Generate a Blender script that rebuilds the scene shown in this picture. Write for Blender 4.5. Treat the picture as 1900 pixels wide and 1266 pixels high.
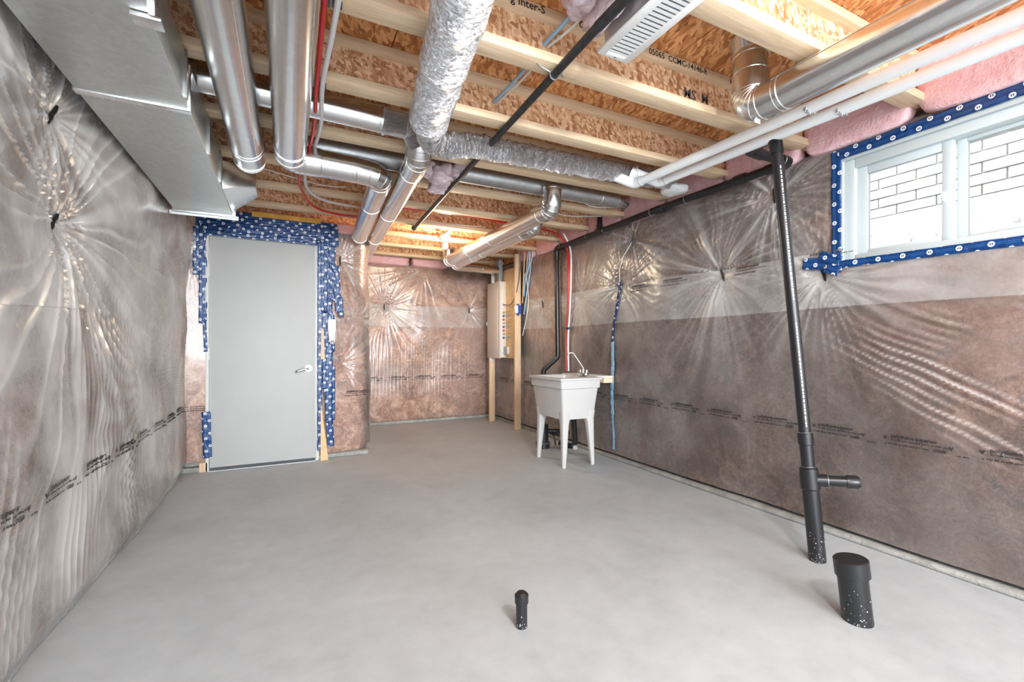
import bpy, bmesh, math, random
import numpy as np
from mathutils import Vector, Matrix

random.seed(11)
for o in list(bpy.data.objects):
    bpy.data.objects.remove(o)
scene = bpy.context.scene
COL = scene.collection

# ------------------------------------------------------------------ camera
cam_d = bpy.data.cameras.new('camera')
cam = bpy.data.objects.new('camera', cam_d)
COL.objects.link(cam)
cam_d.sensor_width = 36.0
cam_d.lens = 844.0 / 1900.0 * 36.0
cam_d.shift_y = 10.0 / 1900.0
cam_d.clip_start = 0.02
cam.location = (0, 0, 1.15)
cam.rotation_euler = (math.radians(90), 0, -math.atan(417.0 / 844.0))
scene.camera = cam

# ------------------------------------------------------------------ world, sun, lights, exposure
world = bpy.data.worlds.new('world')
scene.world = world
world.use_nodes = True
bg = world.node_tree.nodes['Background']
bg.inputs['Color'].default_value = (0.86, 0.94, 1.0, 1)
bg.inputs['Strength'].default_value = 1.9

sun_d = bpy.data.lights.new('sun', 'SUN')
sun_d.energy = 1.6
sun_d.angle = math.radians(20)
sun_d.color = (1.0, 0.97, 0.92)
sun = bpy.data.objects.new('sun', sun_d)
COL.objects.link(sun)
sun.rotation_euler = (0, math.radians(-38), 0)       # travels +X and down, onto the neighbour's wall

fl_d = bpy.data.lights.new('back_fill_light', 'AREA')          # added fill far behind the camera to even out brightness, no known source
fl_d.shape = 'RECTANGLE'
fl_d.size = 4.0
fl_d.size_y = 2.4
fl_d.energy = 380
fl_d.color = (0.95, 0.98, 1.0)
fl = bpy.data.objects.new('back_fill_light', fl_d)
COL.objects.link(fl)
fl.location = (0.2, -7.0, 2.5)
fl.rotation_euler = (math.radians(83), 0, math.radians(-6))

cl_d = bpy.data.lights.new('overhead_fill', 'POINT')     # unseen fill added overhead behind the camera to brighten floor and walls
cl_d.energy = 78
cl_d.color = (0.96, 0.98, 1.0)
cl_d.shadow_soft_size = 0.12
cl = bpy.data.objects.new('overhead_fill', cl_d)
COL.objects.link(cl)
cl.location = (0.75, -0.5, 2.2)

scene.view_settings.view_transform = 'Standard'
scene.view_settings.look = 'None'
scene.view_settings.exposure = 1.25
scene.view_settings.gamma = 1.0
scene.view_settings.use_curve_mapping = False

# ------------------------------------------------------------------ helpers
WORLD = {}          # object name -> world offset of its origin


class MB:
    def __init__(self):
        self.v = []
        self.f = []
        self.uv = None

    def box(self, x0, x1, y0, y1, z0, z1):
        b = len(self.v)
        self.v += [(x0, y0, z0), (x1, y0, z0), (x1, y1, z0), (x0, y1, z0),
                   (x0, y0, z1), (x1, y0, z1), (x1, y1, z1), (x0, y1, z1)]
        self.f += [tuple(b + i for i in q) for q in
                   ((0, 3, 2, 1), (4, 5, 6, 7), (0, 1, 5, 4), (1, 2, 6, 5), (2, 3, 7, 6), (3, 0, 4, 7))]
        return self

    def hexa(self, p):
        b = len(self.v)
        self.v += [tuple(q) for q in p]
        self.f += [tuple(b + i for i in q) for q in
                   ((0, 3, 2, 1), (4, 5, 6, 7), (0, 1, 5, 4), (1, 2, 6, 5), (2, 3, 7, 6), (3, 0, 4, 7))]
        return self

    def tube(self, path, r, seg=20, caps=True):
        P = [Vector(p) for p in path]
        n = len(P)
        R = r if isinstance(r, (list, tuple)) else [r] * n
        T = []
        for i in range(n):
            if i == 0:
                t = P[1] - P[0]
            elif i == n - 1:
                t = P[-1] - P[-2]
            else:
                t = (P[i] - P[i - 1]).normalized() + (P[i + 1] - P[i]).normalized()
            T.append(t.normalized())
        up = Vector((0, 0, 1)) if abs(T[0].z) < 0.9 else Vector((1, 0, 0))
        u = T[0].cross(up).normalized()
        b0 = len(self.v)
        for i in range(n):
            if i:
                q = T[i - 1].rotation_difference(T[i])
                u = q @ u
            u = (u - T[i] * u.dot(T[i])).normalized()
            w = T[i].cross(u)
            sc = 1.0
            if 0 < i < n - 1:
                d = (P[i] - P[i - 1]).normalized()
                sc = 1.0
            for k in range(seg):
                a = 2 * math.pi * k / seg
                self.v.append(tuple(P[i] + (u * math.cos(a) + w * math.sin(a)) * R[i] * sc))
        for i in range(n - 1):
            for k in range(seg):
                a = b0 + i * seg + k
                b = b0 + i * seg + (k + 1) % seg
                self.f.append((a, b, b + seg, a + seg))
        if caps:
            self.f.append(tuple(b0 + k for k in range(seg))[::-1])
            self.f.append(tuple(b0 + (n - 1) * seg + k for k in range(seg)))
        return self

    def ring(self, c, axis, R, r, seg=24, sub=6):
        c = Vector(c); ax = Vector(axis).normalized()
        up = Vector((0, 0, 1)) if abs(ax.z) < 0.9 else Vector((1, 0, 0))
        u = ax.cross(up).normalized(); w = ax.cross(u)
        b0 = len(self.v)
        for k in range(seg):
            a = 2 * math.pi * k / seg
            d = u * math.cos(a) + w * math.sin(a)
            for j in range(sub):
                b = 2 * math.pi * j / sub
                self.v.append(tuple(c + d * (R + r * math.cos(b)) + ax * (r * math.sin(b))))
        for k in range(seg):
            for j in range(sub):
                a = b0 + k * sub + j
                b = b0 + k * sub + (j + 1) % sub
                c2 = b0 + ((k + 1) % seg) * sub + (j + 1) % sub
                d = b0 + ((k + 1) % seg) * sub + j
                self.f.append((a, d, c2, b))
        return self

    def loft(self, rings, close_ends=(True, True)):
        n = len(rings[0]); b0 = len(self.v)
        for rg in rings:
            self.v += [tuple(p) for p in rg]
        for i in range(len(rings) - 1):
            for k in range(n):
                a = b0 + i * n + k
                b = b0 + i * n + (k + 1) % n
                self.f.append((a, b, b + n, a + n))
        if close_ends[0]:
            self.f.append(tuple(b0 + k for k in range(n))[::-1])
        if close_ends[1]:
            self.f.append(tuple(b0 + (len(rings) - 1) * n + k for k in range(n)))
        return self

    def prism(self, pts, off):
        """polygon pts (3D, planar) extruded by vector off"""
        n = len(pts); b0 = len(self.v)
        off = Vector(off)
        self.v += [tuple(p) for p in pts] + [tuple(Vector(p) + off) for p in pts]
        self.f.append(tuple(range(b0, b0 + n))[::-1])
        self.f.append(tuple(range(b0 + n, b0 + 2 * n)))
        for k in range(n):
            a = b0 + k; b = b0 + (k + 1) % n
            self.f.append((a, b, b + n, a + n))
        return self


def finish(me, smooth=True, angle=35, bevel=0):
    bm = bmesh.new(); bm.from_mesh(me)
    bmesh.ops.recalc_face_normals(bm, faces=bm.faces[:])
    if bevel:
        ed = [e for e in bm.edges if len(e.link_faces) == 2 and e.calc_face_angle() > 0.6]
        bmesh.ops.bevel(bm, geom=ed, offset=bevel, segments=2, affect='EDGES', profile=0.5)
    th = math.radians(angle)
    for f in bm.faces:
        f.smooth = smooth
    for e in bm.edges:
        if len(e.link_faces) == 2 and e.calc_face_angle() > th:
            e.smooth = False
    bm.to_mesh(me); bm.free()


def link(name, me, mat, parent=None, loc=None, label=None):
    o = bpy.data.objects.new(name, me)
    COL.objects.link(o)
    if mat is not None:
        me.materials.append(mat)
    if parent is not None:
        o.parent = parent
        WORLD[o.name] = WORLD.get(parent.name, Vector((0, 0, 0)))
    else:
        WORLD[o.name] = Vector((0, 0, 0))
    if label:
        o['label'] = label
    return o


def part(name, mb, mat, parent=None, smooth=True, angle=35, bevel=0, label=None):
    off = WORLD.get(parent.name, Vector((0, 0, 0))) if parent is not None else Vector((0, 0, 0))
    me = bpy.data.meshes.new(name)
    me.from_pydata([(x - off.x, y - off.y, z - off.z) for x, y, z in mb.v], [], mb.f)
    finish(me, smooth, angle, bevel)
    return link(name, me, mat, parent, label=label)


def tag(o, label, cat, group=None, kind=None):
    o['label'] = label
    o['category'] = cat
    if group:
        o['group'] = group
    if kind:
        o['kind'] = kind
    return o


def thing(name, label, cat, loc, group=None, kind=None):
    o = bpy.data.objects.new(name, None)
    o.empty_display_size = 0.05
    o.location = loc
    COL.objects.link(o)
    WORLD[o.name] = Vector(loc)
    return tag(o, label, cat, group, kind)


def bend(pts, rad, n=6):
    """round the inner corners of a polyline"""
    P = [Vector(p) for p in pts]
    out = [P[0]]
    for i in range(1, len(P) - 1):
        a = (P[i - 1] - P[i]); b = (P[i + 1] - P[i])
        la, lb = a.length, b.length
        a.normalize(); b.normalize()
        ang = a.angle(b)
        if ang > 3.12:
            out.append(P[i]); continue
        t = min(rad / math.tan(ang / 2), 0.49 * la, 0.49 * lb)
        rr = t * math.tan(ang / 2)
        c = P[i] + (a + b).normalized() * (rr / math.sin(ang / 2))
        s = P[i] + a * t - c; e = P[i] + b * t - c
        for k in range(n + 1):
            q = s.rotation_difference(e)
            ax, an = q.to_axis_angle()
            out.append(c + Matrix.Rotation(an * k / n, 3, ax) @ s)
    out.append(P[-1])
    return [tuple(p) for p in out]


# ---- value noise on numpy arrays
def vnoise(u, v, s, seed=0):
    rng = np.random.RandomState(seed)
    L = rng.rand(64, 64)
    x = np.asarray(u) * s + 100.37; y = np.asarray(v) * s + 50.71
    xi = np.floor(x).astype(int); yi = np.floor(y).astype(int)
    fx = x - xi; fy = y - yi
    fx = fx * fx * (3 - 2 * fx); fy = fy * fy * (3 - 2 * fy)
    a = L[xi % 64, yi % 64]; b = L[(xi + 1) % 64, yi % 64]
    c = L[xi % 64, (yi + 1) % 64]; d = L[(xi + 1) % 64, (yi + 1) % 64]
    return (a * (1 - fx) + b * fx) * (1 - fy) + (c * (1 - fx) + d * fx) * fy


def fbm(u, v, s, seed=0, n=3):
    t = 0; a = 1; w = 0
    for i in range(n):
        t = t + a * vnoise(u, v, s * 2 ** i, seed + i); w += a; a *= 0.5
    return t / w


# ---- text to flat mesh data
TXT = {}


def text_data(body, size=1.0, bold=0.0, res=2):
    key = (body, bold)
    if key not in TXT:
        cu = bpy.data.curves.new('print', 'FONT')
        cu.body = body; cu.size = 1.0; cu.offset = bold; cu.resolution_u = res
        ob = bpy.data.objects.new('print_tmp', cu)
        COL.objects.link(ob)
        dg = bpy.context.evaluated_depsgraph_get()
        me = ob.evaluated_get(dg).to_mesh()
        V = [(w.co.x, w.co.y) for w in me.vertices]
        Fc = [tuple(p.vertices) for p in me.polygons]
        ob.evaluated_get(dg).to_mesh_clear()
        bpy.data.objects.remove(ob); bpy.data.curves.remove(cu)
        x0 = min(p[0] for p in V); x1 = max(p[0] for p in V)
        V = [((x - x0), y) for x, y in V]
        TXT[key] = (V, Fc, x1 - x0)
    V, Fc, w = TXT[key]
    return [(x * size, y * size) for x, y in V], Fc, w * size


# ------------------------------------------------------------------ materials
class NT:
    def __init__(self, name):
        self.m = bpy.data.materials.new(name)
        self.m.use_nodes = True
        self.nt = self.m.node_tree
        self.nt.nodes.clear()
        self.out = self.nt.nodes.new('ShaderNodeOutputMaterial')

    def n(self, t, **kw):
        nd = self.nt.nodes.new(t)
        for k, val in kw.items():
            if k in nd.inputs.keys():
                self.set(nd.inputs[k], val)
            else:
                setattr(nd, k, val)
        return nd

    def set(self, sock, val):
        if isinstance(val, bpy.types.NodeSocket):
            self.nt.links.new(val, sock)
        else:
            sock.default_value = val

    def math(self, op, a, b=0.0, c=None, clamp=False):
        nd = self.nt.nodes.new('ShaderNodeMath'); nd.operation = op; nd.use_clamp = clamp
        self.set(nd.inputs[0], a); self.set(nd.inputs[1], b)
        if c is not None:
            self.set(nd.inputs[2], c)
        return nd.outputs[0]

    def mix(self, fac, a, b, bt='MIX'):
        nd = self.nt.nodes.new('ShaderNodeMix'); nd.data_type = 'RGBA'; nd.blend_type = bt
        self.set(nd.inputs[0], fac); self.set(nd.inputs[6], a); self.set(nd.inputs[7], b)
        return nd.outputs[2]

    def ramp(self, fac, stops, interp='LINEAR'):
        nd = self.nt.nodes.new('ShaderNodeValToRGB')
        nd.color_ramp.interpolation = interp
        el = nd.color_ramp.elements
        while len(el) < len(stops):
            el.new(0.5)
        for e, (p, c) in zip(el, stops):
            e.position = p
            e.color = c if len(c) == 4 else (*c, 1)
        self.set(nd.inputs[0], fac)
        return nd.outputs[0]

    def obj_co(self, scale=(1, 1, 1), rot=(0, 0, 0)):
        tc = self.n('ShaderNodeTexCoord')
        mp = self.n('ShaderNodeMapping')
        mp.inputs['Scale'].default_value = scale
        mp.inputs['Rotation'].default_value = rot
        self.nt.links.new(tc.outputs['Object'], mp.inputs['Vector'])
        return mp.outputs[0]

    def noise(self, vec, scale, detail=4, rough=0.55, dist=0.0):
        nd = self.n('ShaderNodeTexNoise')
        nd.inputs['Scale'].default_value = scale
        nd.inputs['Detail'].default_value = detail
        nd.inputs['Roughness'].default_value = rough
        nd.inputs['Distortion'].default_value = dist
        if vec is not None:
            self.nt.links.new(vec, nd.inputs['Vector'])
        return nd.outputs['Fac']

    def voro(self, vec, scale, feature='F1'):
        nd = self.n('ShaderNodeTexVoronoi', feature=feature)
        nd.inputs['Scale'].default_value = scale
        self.nt.links.new(vec, nd.inputs['Vector'])
        return nd

    def bump(self, h, strength=0.3, dist=0.01):
        nd = self.n('ShaderNodeBump')
        nd.inputs['Strength'].default_value = strength
        nd.inputs['Distance'].default_value = dist
        self.nt.links.new(h, nd.inputs['Height'])
        return nd.outputs[0]

    def bsdf(self, color, rough=0.5, metal=0.0, normal=None, **kw):
        p = self.n('ShaderNodeBsdfPrincipled')
        self.set(p.inputs['Base Color'], color if isinstance(color, bpy.types.NodeSocket) else (*color, 1))
        self.set(p.inputs['Roughness'], rough)
        self.set(p.inputs['Metallic'], metal)
        if normal is not None:
            self.set(p.inputs['Normal'], normal)
        for k, val in kw.items():
            self.set(p.inputs[k.replace('_', ' ')], val)
        return p.outputs[0]

    def done(self, sh):
        self.nt.links.new(sh, self.out.inputs['Surface'])
        return self.m


M = {}


def plain(name, color, rough=0.5, metal=0.0, nscale=0, namp=0.15, bump=0, **kw):
    t = NT(name)
    col = (*color, 1)
    nrm = None
    if nscale:
        co = t.obj_co()
        f = t.noise(co, nscale, 5)
        d = tuple(max(0, c * (1 - namp)) for c in color) + (1,)
        l = tuple(min(1, c * (1 + namp)) for c in color) + (1,)
        col = t.ramp(f, [(0.3, d), (0.7, l)])
        if bump:
            nrm = t.bump(f, bump, 0.004)
    else:
        col = color
    return t.done(t.bsdf(col, rough, metal, nrm, **kw))


# concrete floor
t = NT('concrete_floor'); co = t.obj_co()
f1 = t.noise(co, 1.3, 6, 0.6, 0.4); f2 = t.noise(co, 9, 6, 0.65); f3 = t.noise(co, 60, 4)
mx = t.math('ADD', t.math('MULTIPLY', f1, 0.6), t.math('MULTIPLY', f2, 0.4))
c = t.ramp(mx, [(0.32, (0.325, 0.347, 0.36)), (0.5, (0.395, 0.421, 0.437)), (0.66, (0.45, 0.478, 0.497))])
c = t.mix(t.math('MULTIPLY', f3, 0.12), c, (0.35, 0.35, 0.35, 1))
M['floor'] = t.done(t.bsdf(c, t.math('ADD', 0.42, t.math('MULTIPLY', f2, 0.25)), 0, t.bump(f3, 0.08, 0.004)))

# rough concrete
t = NT('concrete_rough'); co = t.obj_co()
f1 = t.noise(co, 6, 6, 0.65); f2 = t.noise(co, 45, 5, 0.7)
c = t.ramp(f1, [(0.3, (0.22, 0.22, 0.21)), (0.7, (0.44, 0.44, 0.42))])
c = t.mix(t.ramp(f2, [(0.55, (0, 0, 0)), (0.7, (0.7, 0.7, 0.7))]), c, (0.10, 0.10, 0.10, 1))
M['concrete'] = t.done(t.bsdf(c, 0.85, 0, t.bump(f2, 0.6, 0.01)))

# brown fibre insulation
t = NT('brown_insulation'); co = t.obj_co()
f1 = t.noise(co, 4.2, 7, 0.66, 1.6); f2 = t.noise(co, 24, 6, 0.72, 1.6); f3 = t.noise(t.obj_co((1, 1, 1), (0.3, 0.6, 0.4)), 1.1, 3)
mx = t.math('ADD', t.math('MULTIPLY', f1, 0.58), t.math('MULTIPLY', f2, 0.42))
c = t.ramp(mx, [(0.39, (0.15, 0.075, 0.055)), (0.465, (0.37, 0.18, 0.115)), (0.53, (0.56, 0.31, 0.21)), (0.61, (0.82, 0.58, 0.45))])
st = t.noise(t.obj_co((1, 1, 1), (0.5, 0.2, 0.9)), 13, 5, 0.6, 2.5)
str_ = t.ramp(t.math('ABSOLUTE', t.math('SUBTRACT', st, 0.5)), [(0.004, (0.55, 0.55, 0.55)), (0.022, (0, 0, 0))])
c = t.mix(str_, c, (0.74, 0.60, 0.50, 1))
c = t.mix(t.ramp(f3, [(0.42, (0, 0, 0)), (0.62, (0.6, 0.6, 0.6))]), c, (0.42, 0.27, 0.22, 1))
M['brown'] = t.done(t.bsdf(c, 0.9, 0, t.bump(f2, 0.7, 0.03)))


def poly_mat(name, base, edge, gl=1.0, cr=0.55, cloud=0.9):
    t = NT(name); co = t.obj_co()
    wr = t.noise(t.obj_co((1, 1, 0.4)), 9, 3, 0.5, 1.0)
    lo = t.noise(co, 2.2, 4)
    h = t.bump(wr, 0.12, 0.012)
    lw = t.n('ShaderNodeLayerWeight'); lw.inputs['Blend'].default_value = 0.35
    t.nt.links.new(h, lw.inputs['Normal'])
    haze = t.math('ADD', base, t.math('MULTIPLY', lw.outputs['Facing'], edge))
    lc = t.ramp(lo, [(0.35, (0, 0, 0)), (0.65, (1, 1, 1))])
    haze = t.math('MULTIPLY', haze, t.math('ADD', 1.05 - cloud * 0.55, t.math('MULTIPLY', lc, cloud)), clamp=True)
    an = t.n('ShaderNodeAttribute', attribute_name='crease')
    haze = t.math('ADD', haze, t.math('MULTIPLY', an.outputs['Fac'], cr), clamp=True)
    tr = t.n('ShaderNodeBsdfTransparent')
    df = t.n('ShaderNodeBsdfDiffuse'); df.inputs['Color'].default_value = (0.80, 0.79, 0.78, 1)
    m1 = t.n('ShaderNodeMixShader'); t.set(m1.inputs[0], haze)
    t.nt.links.new(tr.outputs[0], m1.inputs[1]); t.nt.links.new(df.outputs[0], m1.inputs[2])
    fr = t.n('ShaderNodeFresnel'); fr.inputs['IOR'].default_value = 1.5
    t.nt.links.new(h, fr.inputs['Normal'])
    gs = t.n('ShaderNodeBsdfGlossy'); gs.inputs['Roughness'].default_value = 0.27
    gs.inputs['Color'].default_value = (1, 1, 1, 1)
    t.nt.links.new(h, gs.inputs['Normal'])
    m2 = t.n('ShaderNodeMixShader')
    t.set(m2.inputs[0], t.math('MULTIPLY', fr.outputs[0], 1.25 * gl, clamp=True))
    t.nt.links.new(m1.outputs[0], m2.inputs[1]); t.nt.links.new(gs.outputs[0], m2.inputs[2])
    return t.done(m2.outputs[0])


M['poly'] = poly_mat('clear_polythene', 0.07, 0.22, 1.0)
M['poly_left'] = poly_mat('sheen_polythene', 0.10, 0.42, 0.8, 0.5, 1.35)  # extra white haze in the colour stands for daylight sheen at a slant
M['poly2'] = poly_mat('doubled_polythene', 0.26, 0.18, 0.6, 0.3)


# oriented strand board: layered stretched flakes
def osb(name, dark, mid, light, a, b, gain=1.0):
    t = NT(name)
    flakes = []
    for k, (sc, rot) in enumerate(((a, (0, 0, 0)), (a, (0.5, 0.7, 0.6)), (b, (-0.4, -0.6, -0.7)))):
        tc = t.n('ShaderNodeTexCoord')
        mp = t.n('ShaderNodeMapping', vector_type='POINT')
        mp.inputs['Rotation'].default_value = rot
        t.nt.links.new(tc.outputs['Object'], mp.inputs['Vector'])
        nz = t.n('ShaderNodeTexNoise'); nz.inputs['Scale'].default_value = 9
        t.nt.links.new(mp.outputs[0], nz.inputs['Vector'])
        mx = t.n('ShaderNodeVectorMath', operation='MULTIPLY_ADD')
        t.nt.links.new(nz.outputs['Color'], mx.inputs[0])
        mx.inputs[1].default_value = (0.03, 0.03, 0.03)
        t.nt.links.new(mp.outputs[0], mx.inputs[2])
        m2 = t.n('ShaderNodeVectorMath', operation='MULTIPLY')
        t.nt.links.new(mx.outputs[0], m2.inputs[0]); m2.inputs[1].default_value = sc
        vo = t.voro(m2.outputs[0], 1.0)
        sep = t.n('ShaderNodeSeparateColor'); t.nt.links.new(vo.outputs['Color'], sep.inputs[0])
        flakes.append((sep.outputs[0], sep.outputs[1]))
    s1 = t.math('GREATER_THAN', flakes[1][1], 0.52)
    s2 = t.math('GREATER_THAN', flakes[2][1], 0.66)
    v = t.math('ADD', t.math('MULTIPLY', flakes[0][0], t.math('SUBTRACT', 1, s1)), t.math('MULTIPLY', flakes[1][0], s1))
    v = t.math('ADD', t.math('MULTIPLY', v, t.math('SUBTRACT', 1, s2)), t.math('MULTIPLY', flakes[2][0], s2))
    fine = t.noise(t.obj_co((a[0] * 0.6, a[1] * 0.6, a[2] * 0.6)), 2.0, 5, 0.7)
    v2 = t.math('ADD', t.math('MULTIPLY', v, 0.66), t.math('MULTIPLY', fine, 0.36))
    c = t.ramp(v2, [(0.10, dark), (0.42, mid), (0.75, light), (0.98, tuple(min(1, q * 1.25) for q in light))])
    return t.done(t.bsdf(c, 0.62, 0, t.bump(v2, 0.35, 0.004)))


M['osb_web'] = osb('strand_board_web', (0.30, 0.115, 0.045), (0.64, 0.335, 0.17), (0.86, 0.60, 0.39), (66, 66, 15), (22, 60, 60))
M['osb_sub'] = osb('strand_board_deck', (0.24, 0.075, 0.018), (0.54, 0.21, 0.065), (0.78, 0.41, 0.18), (55, 13, 55), (18, 48, 55))

# pale lumber, grain along X / along Z / along Y
def wood(name, d, l, sc):
    t = NT(name); co = t.obj_co(sc)
    g = t.noise(co, 1.0, 5, 0.6, 0.6)
    k = t.noise(t.obj_co(), 2.2, 3)
    v = t.math('ADD', t.math('MULTIPLY', g, 0.7), t.math('MULTIPLY', k, 0.3))
    c = t.ramp(v, [(0.32, d), (0.6, l)])
    vo = t.voro(t.obj_co(tuple(0.35 * q for q in sc)), 0.35)
    kn = t.ramp(vo.outputs['Distance'], [(0.03, (0.55, 0.55, 0.55)), (0.07, (0, 0, 0))])
    c = t.mix(kn, c, (0.25, 0.14, 0.06, 1))
    return t.done(t.bsdf(c, 0.6, 0, t.bump(g, 0.15, 0.003)))


M['pine'] = wood('pine_lumber', (0.60, 0.43, 0.26), (0.78, 0.62, 0.43), (4, 60, 60))
M['pine_z'] = wood('pine_stud', (0.58, 0.40, 0.25), (0.74, 0.56, 0.38), (60, 60, 4))
M['pine_y'] = wood('pine_ledger', (0.58, 0.40, 0.25), (0.76, 0.58, 0.40), (60, 4, 60))
M['ply'] = plain('plywood', (0.72, 0.50, 0.27), 0.6, 0, 12, 0.12)
M['yellow'] = plain('yellow_board', (0.66, 0.36, 0.06), 0.55, 0, 14, 0.25)


def galv(name, base, rough, sp=0.08, wob=0.02):
    t = NT(name); co = t.obj_co()
    vo = t.voro(co, 45)
    sep = t.n('ShaderNodeSeparateColor'); t.nt.links.new(vo.outputs['Color'], sep.inputs[0])
    f = t.noise(co, 5, 4)
    c = t.ramp(sep.outputs[0], [(0.0, tuple(q * (1 - sp) for q in base)), (1.0, tuple(min(1, q * (1 + sp)) for q in base))])
    r = t.math('ADD', rough - 0.06, t.math('MULTIPLY', f, 0.14))
    b = t.bump(f, wob * 5, 0.02)
    return t.done(t.bsdf(c, r, 1.0, b))


M['galv'] = galv('galvanised_steel', (0.80, 0.82, 0.83), 0.22, 0.04, 0.008)
M['galv_flat'] = galv('galvanised_sheet', (0.66, 0.69, 0.68), 0.42, 0.05)
M['galv_dull'] = galv('dull_zinc', (0.50, 0.52, 0.53), 0.45)
M['seam'] = galv('bright_seam', (0.88, 0.89, 0.90), 0.25)

t = NT('foil_wrap'); co = t.obj_co((1, 1, 1), (0.4, 0.3, 0.8))
w1 = t.noise(t.obj_co((1, 2.2, 2.2)), 26, 6, 0.72, 1.5); w2 = t.noise(co, 70, 4, 0.6, 0.6)
h = t.math('ADD', w1, t.math('MULTIPLY', w2, 0.35))
M['foil'] = t.done(t.bsdf(t.ramp(w1, [(0.3, (0.48, 0.49, 0.51)), (0.7, (0.78, 0.79, 0.80))]), 0.22, 0.93, t.bump(h, 0.9, 0.04)))
t = NT('flex_foil'); w1 = t.noise(t.obj_co((2.6, 0.8, 0.8)), 30, 5, 0.65, 0.9)
M['flex'] = t.done(t.bsdf((0.74, 0.75, 0.76), 0.16, 0.97, t.bump(w1, 1.0, 0.06)))

M['pvc'] = plain('white_pvc', (0.82, 0.85, 0.86), 0.32)
M['abs'] = plain('black_abs', (0.012, 0.013, 0.015), 0.30)
M['gas'] = plain('black_iron', (0.030, 0.032, 0.034), 0.42, 0.3, 30, 0.35)
M['white_paint'] = plain('white_enamel', (0.78, 0.79, 0.78), 0.38)
M['door'] = plain('primed_door', (0.46, 0.47, 0.465), 0.55, 0, 3, 0.03)
M['jamb'] = plain('painted_jamb', (0.66, 0.66, 0.65), 0.45)
M['window_vinyl'] = plain('window_vinyl', (0.50, 0.56, 0.57), 0.35)
M['chrome'] = plain('chrome', (0.72, 0.72, 0.72), 0.12, 1.0)
M['nickel'] = plain('satin_nickel', (0.66, 0.65, 0.62), 0.28, 1.0)
M['tub'] = plain('utility_tub_plastic', (0.52, 0.52, 0.515), 0.40)
M['rubber'] = plain('dark_rubber', (0.06, 0.065, 0.07), 0.6)
M['black'] = plain('black_strap', (0.008, 0.008, 0.008), 0.5)
M['red_pex'] = plain('red_pex', (0.62, 0.025, 0.03), 0.35)
M['white_pex'] = plain('white_pex', (0.72, 0.72, 0.72), 0.35)
M['blue_cable'] = plain('blue_cable', (0.30, 0.50, 0.68), 0.4)
M['white_cable'] = plain('white_cable', (0.74, 0.72, 0.68), 0.4)
M['dark_cable'] = plain('dark_cable', (0.10, 0.09, 0.085), 0.5)
M['grey_pvc'] = plain('grey_conduit', (0.30, 0.35, 0.38), 0.45)
M['panel'] = plain('breaker_enclosure', (0.62, 0.56, 0.50), 0.45)
M['panel_side'] = plain('breaker_enclosure_side', (0.72, 0.70, 0.66), 0.45)
M['blue_box'] = plain('blue_plastic', (0.02, 0.07, 0.32), 0.45)
M['ink'] = plain('black_ink', (0.025, 0.022, 0.024), 0.7)
M['ink_soft'] = plain('faded_ink', (0.10, 0.08, 0.075), 0.8)
M['white_print'] = plain('white_print', (0.55, 0.58, 0.60), 0.5)
M['porcelain'] = plain('porcelain', (0.82, 0.80, 0.76), 0.25)
M['brick'] = plain('white_brick', (0.66, 0.65, 0.64), 0.85, 0, 25, 0.08, 0.3)
M['mortar'] = plain('grey_mortar', (0.40, 0.39, 0.38), 0.95, 0, 40, 0.1)
t = NT('parged_foundation'); co = t.obj_co()
sp = t.noise(co, 14, 6, 0.7)
c = t.ramp(sp, [(0.60, (0.62, 0.61, 0.60)), (0.70, (0.22, 0.19, 0.18))])
M['parging'] = t.done(t.bsdf(c, 0.9))
M['gravel'] = plain('gravel', (0.35, 0.34, 0.32), 0.95, 0, 50, 0.5, 0.6)
t = NT('pink_fibreglass'); co = t.obj_co()
f1 = t.noise(co, 9, 6, 0.7, 0.8); f2 = t.noise(co, 60, 4, 0.7)
M['pink'] = t.done(t.bsdf(t.ramp(f1, [(0.3, (0.72, 0.40, 0.44)), (0.7, (0.87, 0.62, 0.66))]), 0.95, 0, t.bump(t.math('ADD', f1, t.math('MULTIPLY', f2, 0.4)), 0.7, 0.02)))
f1 = None
t = NT('pale_pink_fibreglass'); co = t.obj_co()
f1 = t.noise(co, 14, 6, 0.7, 1.0); f2 = t.noise(co, 80, 4, 0.7)
M['pink_pale'] = t.done(t.bsdf(t.ramp(f1, [(0.3, (0.82, 0.62, 0.68)), (0.7, (0.90, 0.79, 0.84))]), 0.95, 0, t.bump(t.math('ADD', f1, t.math('MULTIPLY', f2, 0.5)), 0.8, 0.02)))

# glass
t = NT('window_glass')
tr = t.n('ShaderNodeBsdfTransparent'); tr.inputs['Color'].default_value = (0.97, 0.985, 0.98, 1)
gs = t.n('ShaderNodeBsdfGlossy'); gs.inputs['Roughness'].default_value = 0.02
fr = t.n('ShaderNodeFresnel'); fr.inputs['IOR'].default_value = 1.45
ms = t.n('ShaderNodeMixShader'); t.nt.links.new(fr.outputs[0], ms.inputs[0])
t.nt.links.new(tr.outputs[0], ms.inputs[1]); t.nt.links.new(gs.outputs[0], ms.inputs[2])
M['glass'] = t.done(ms.outputs[0])

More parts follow.
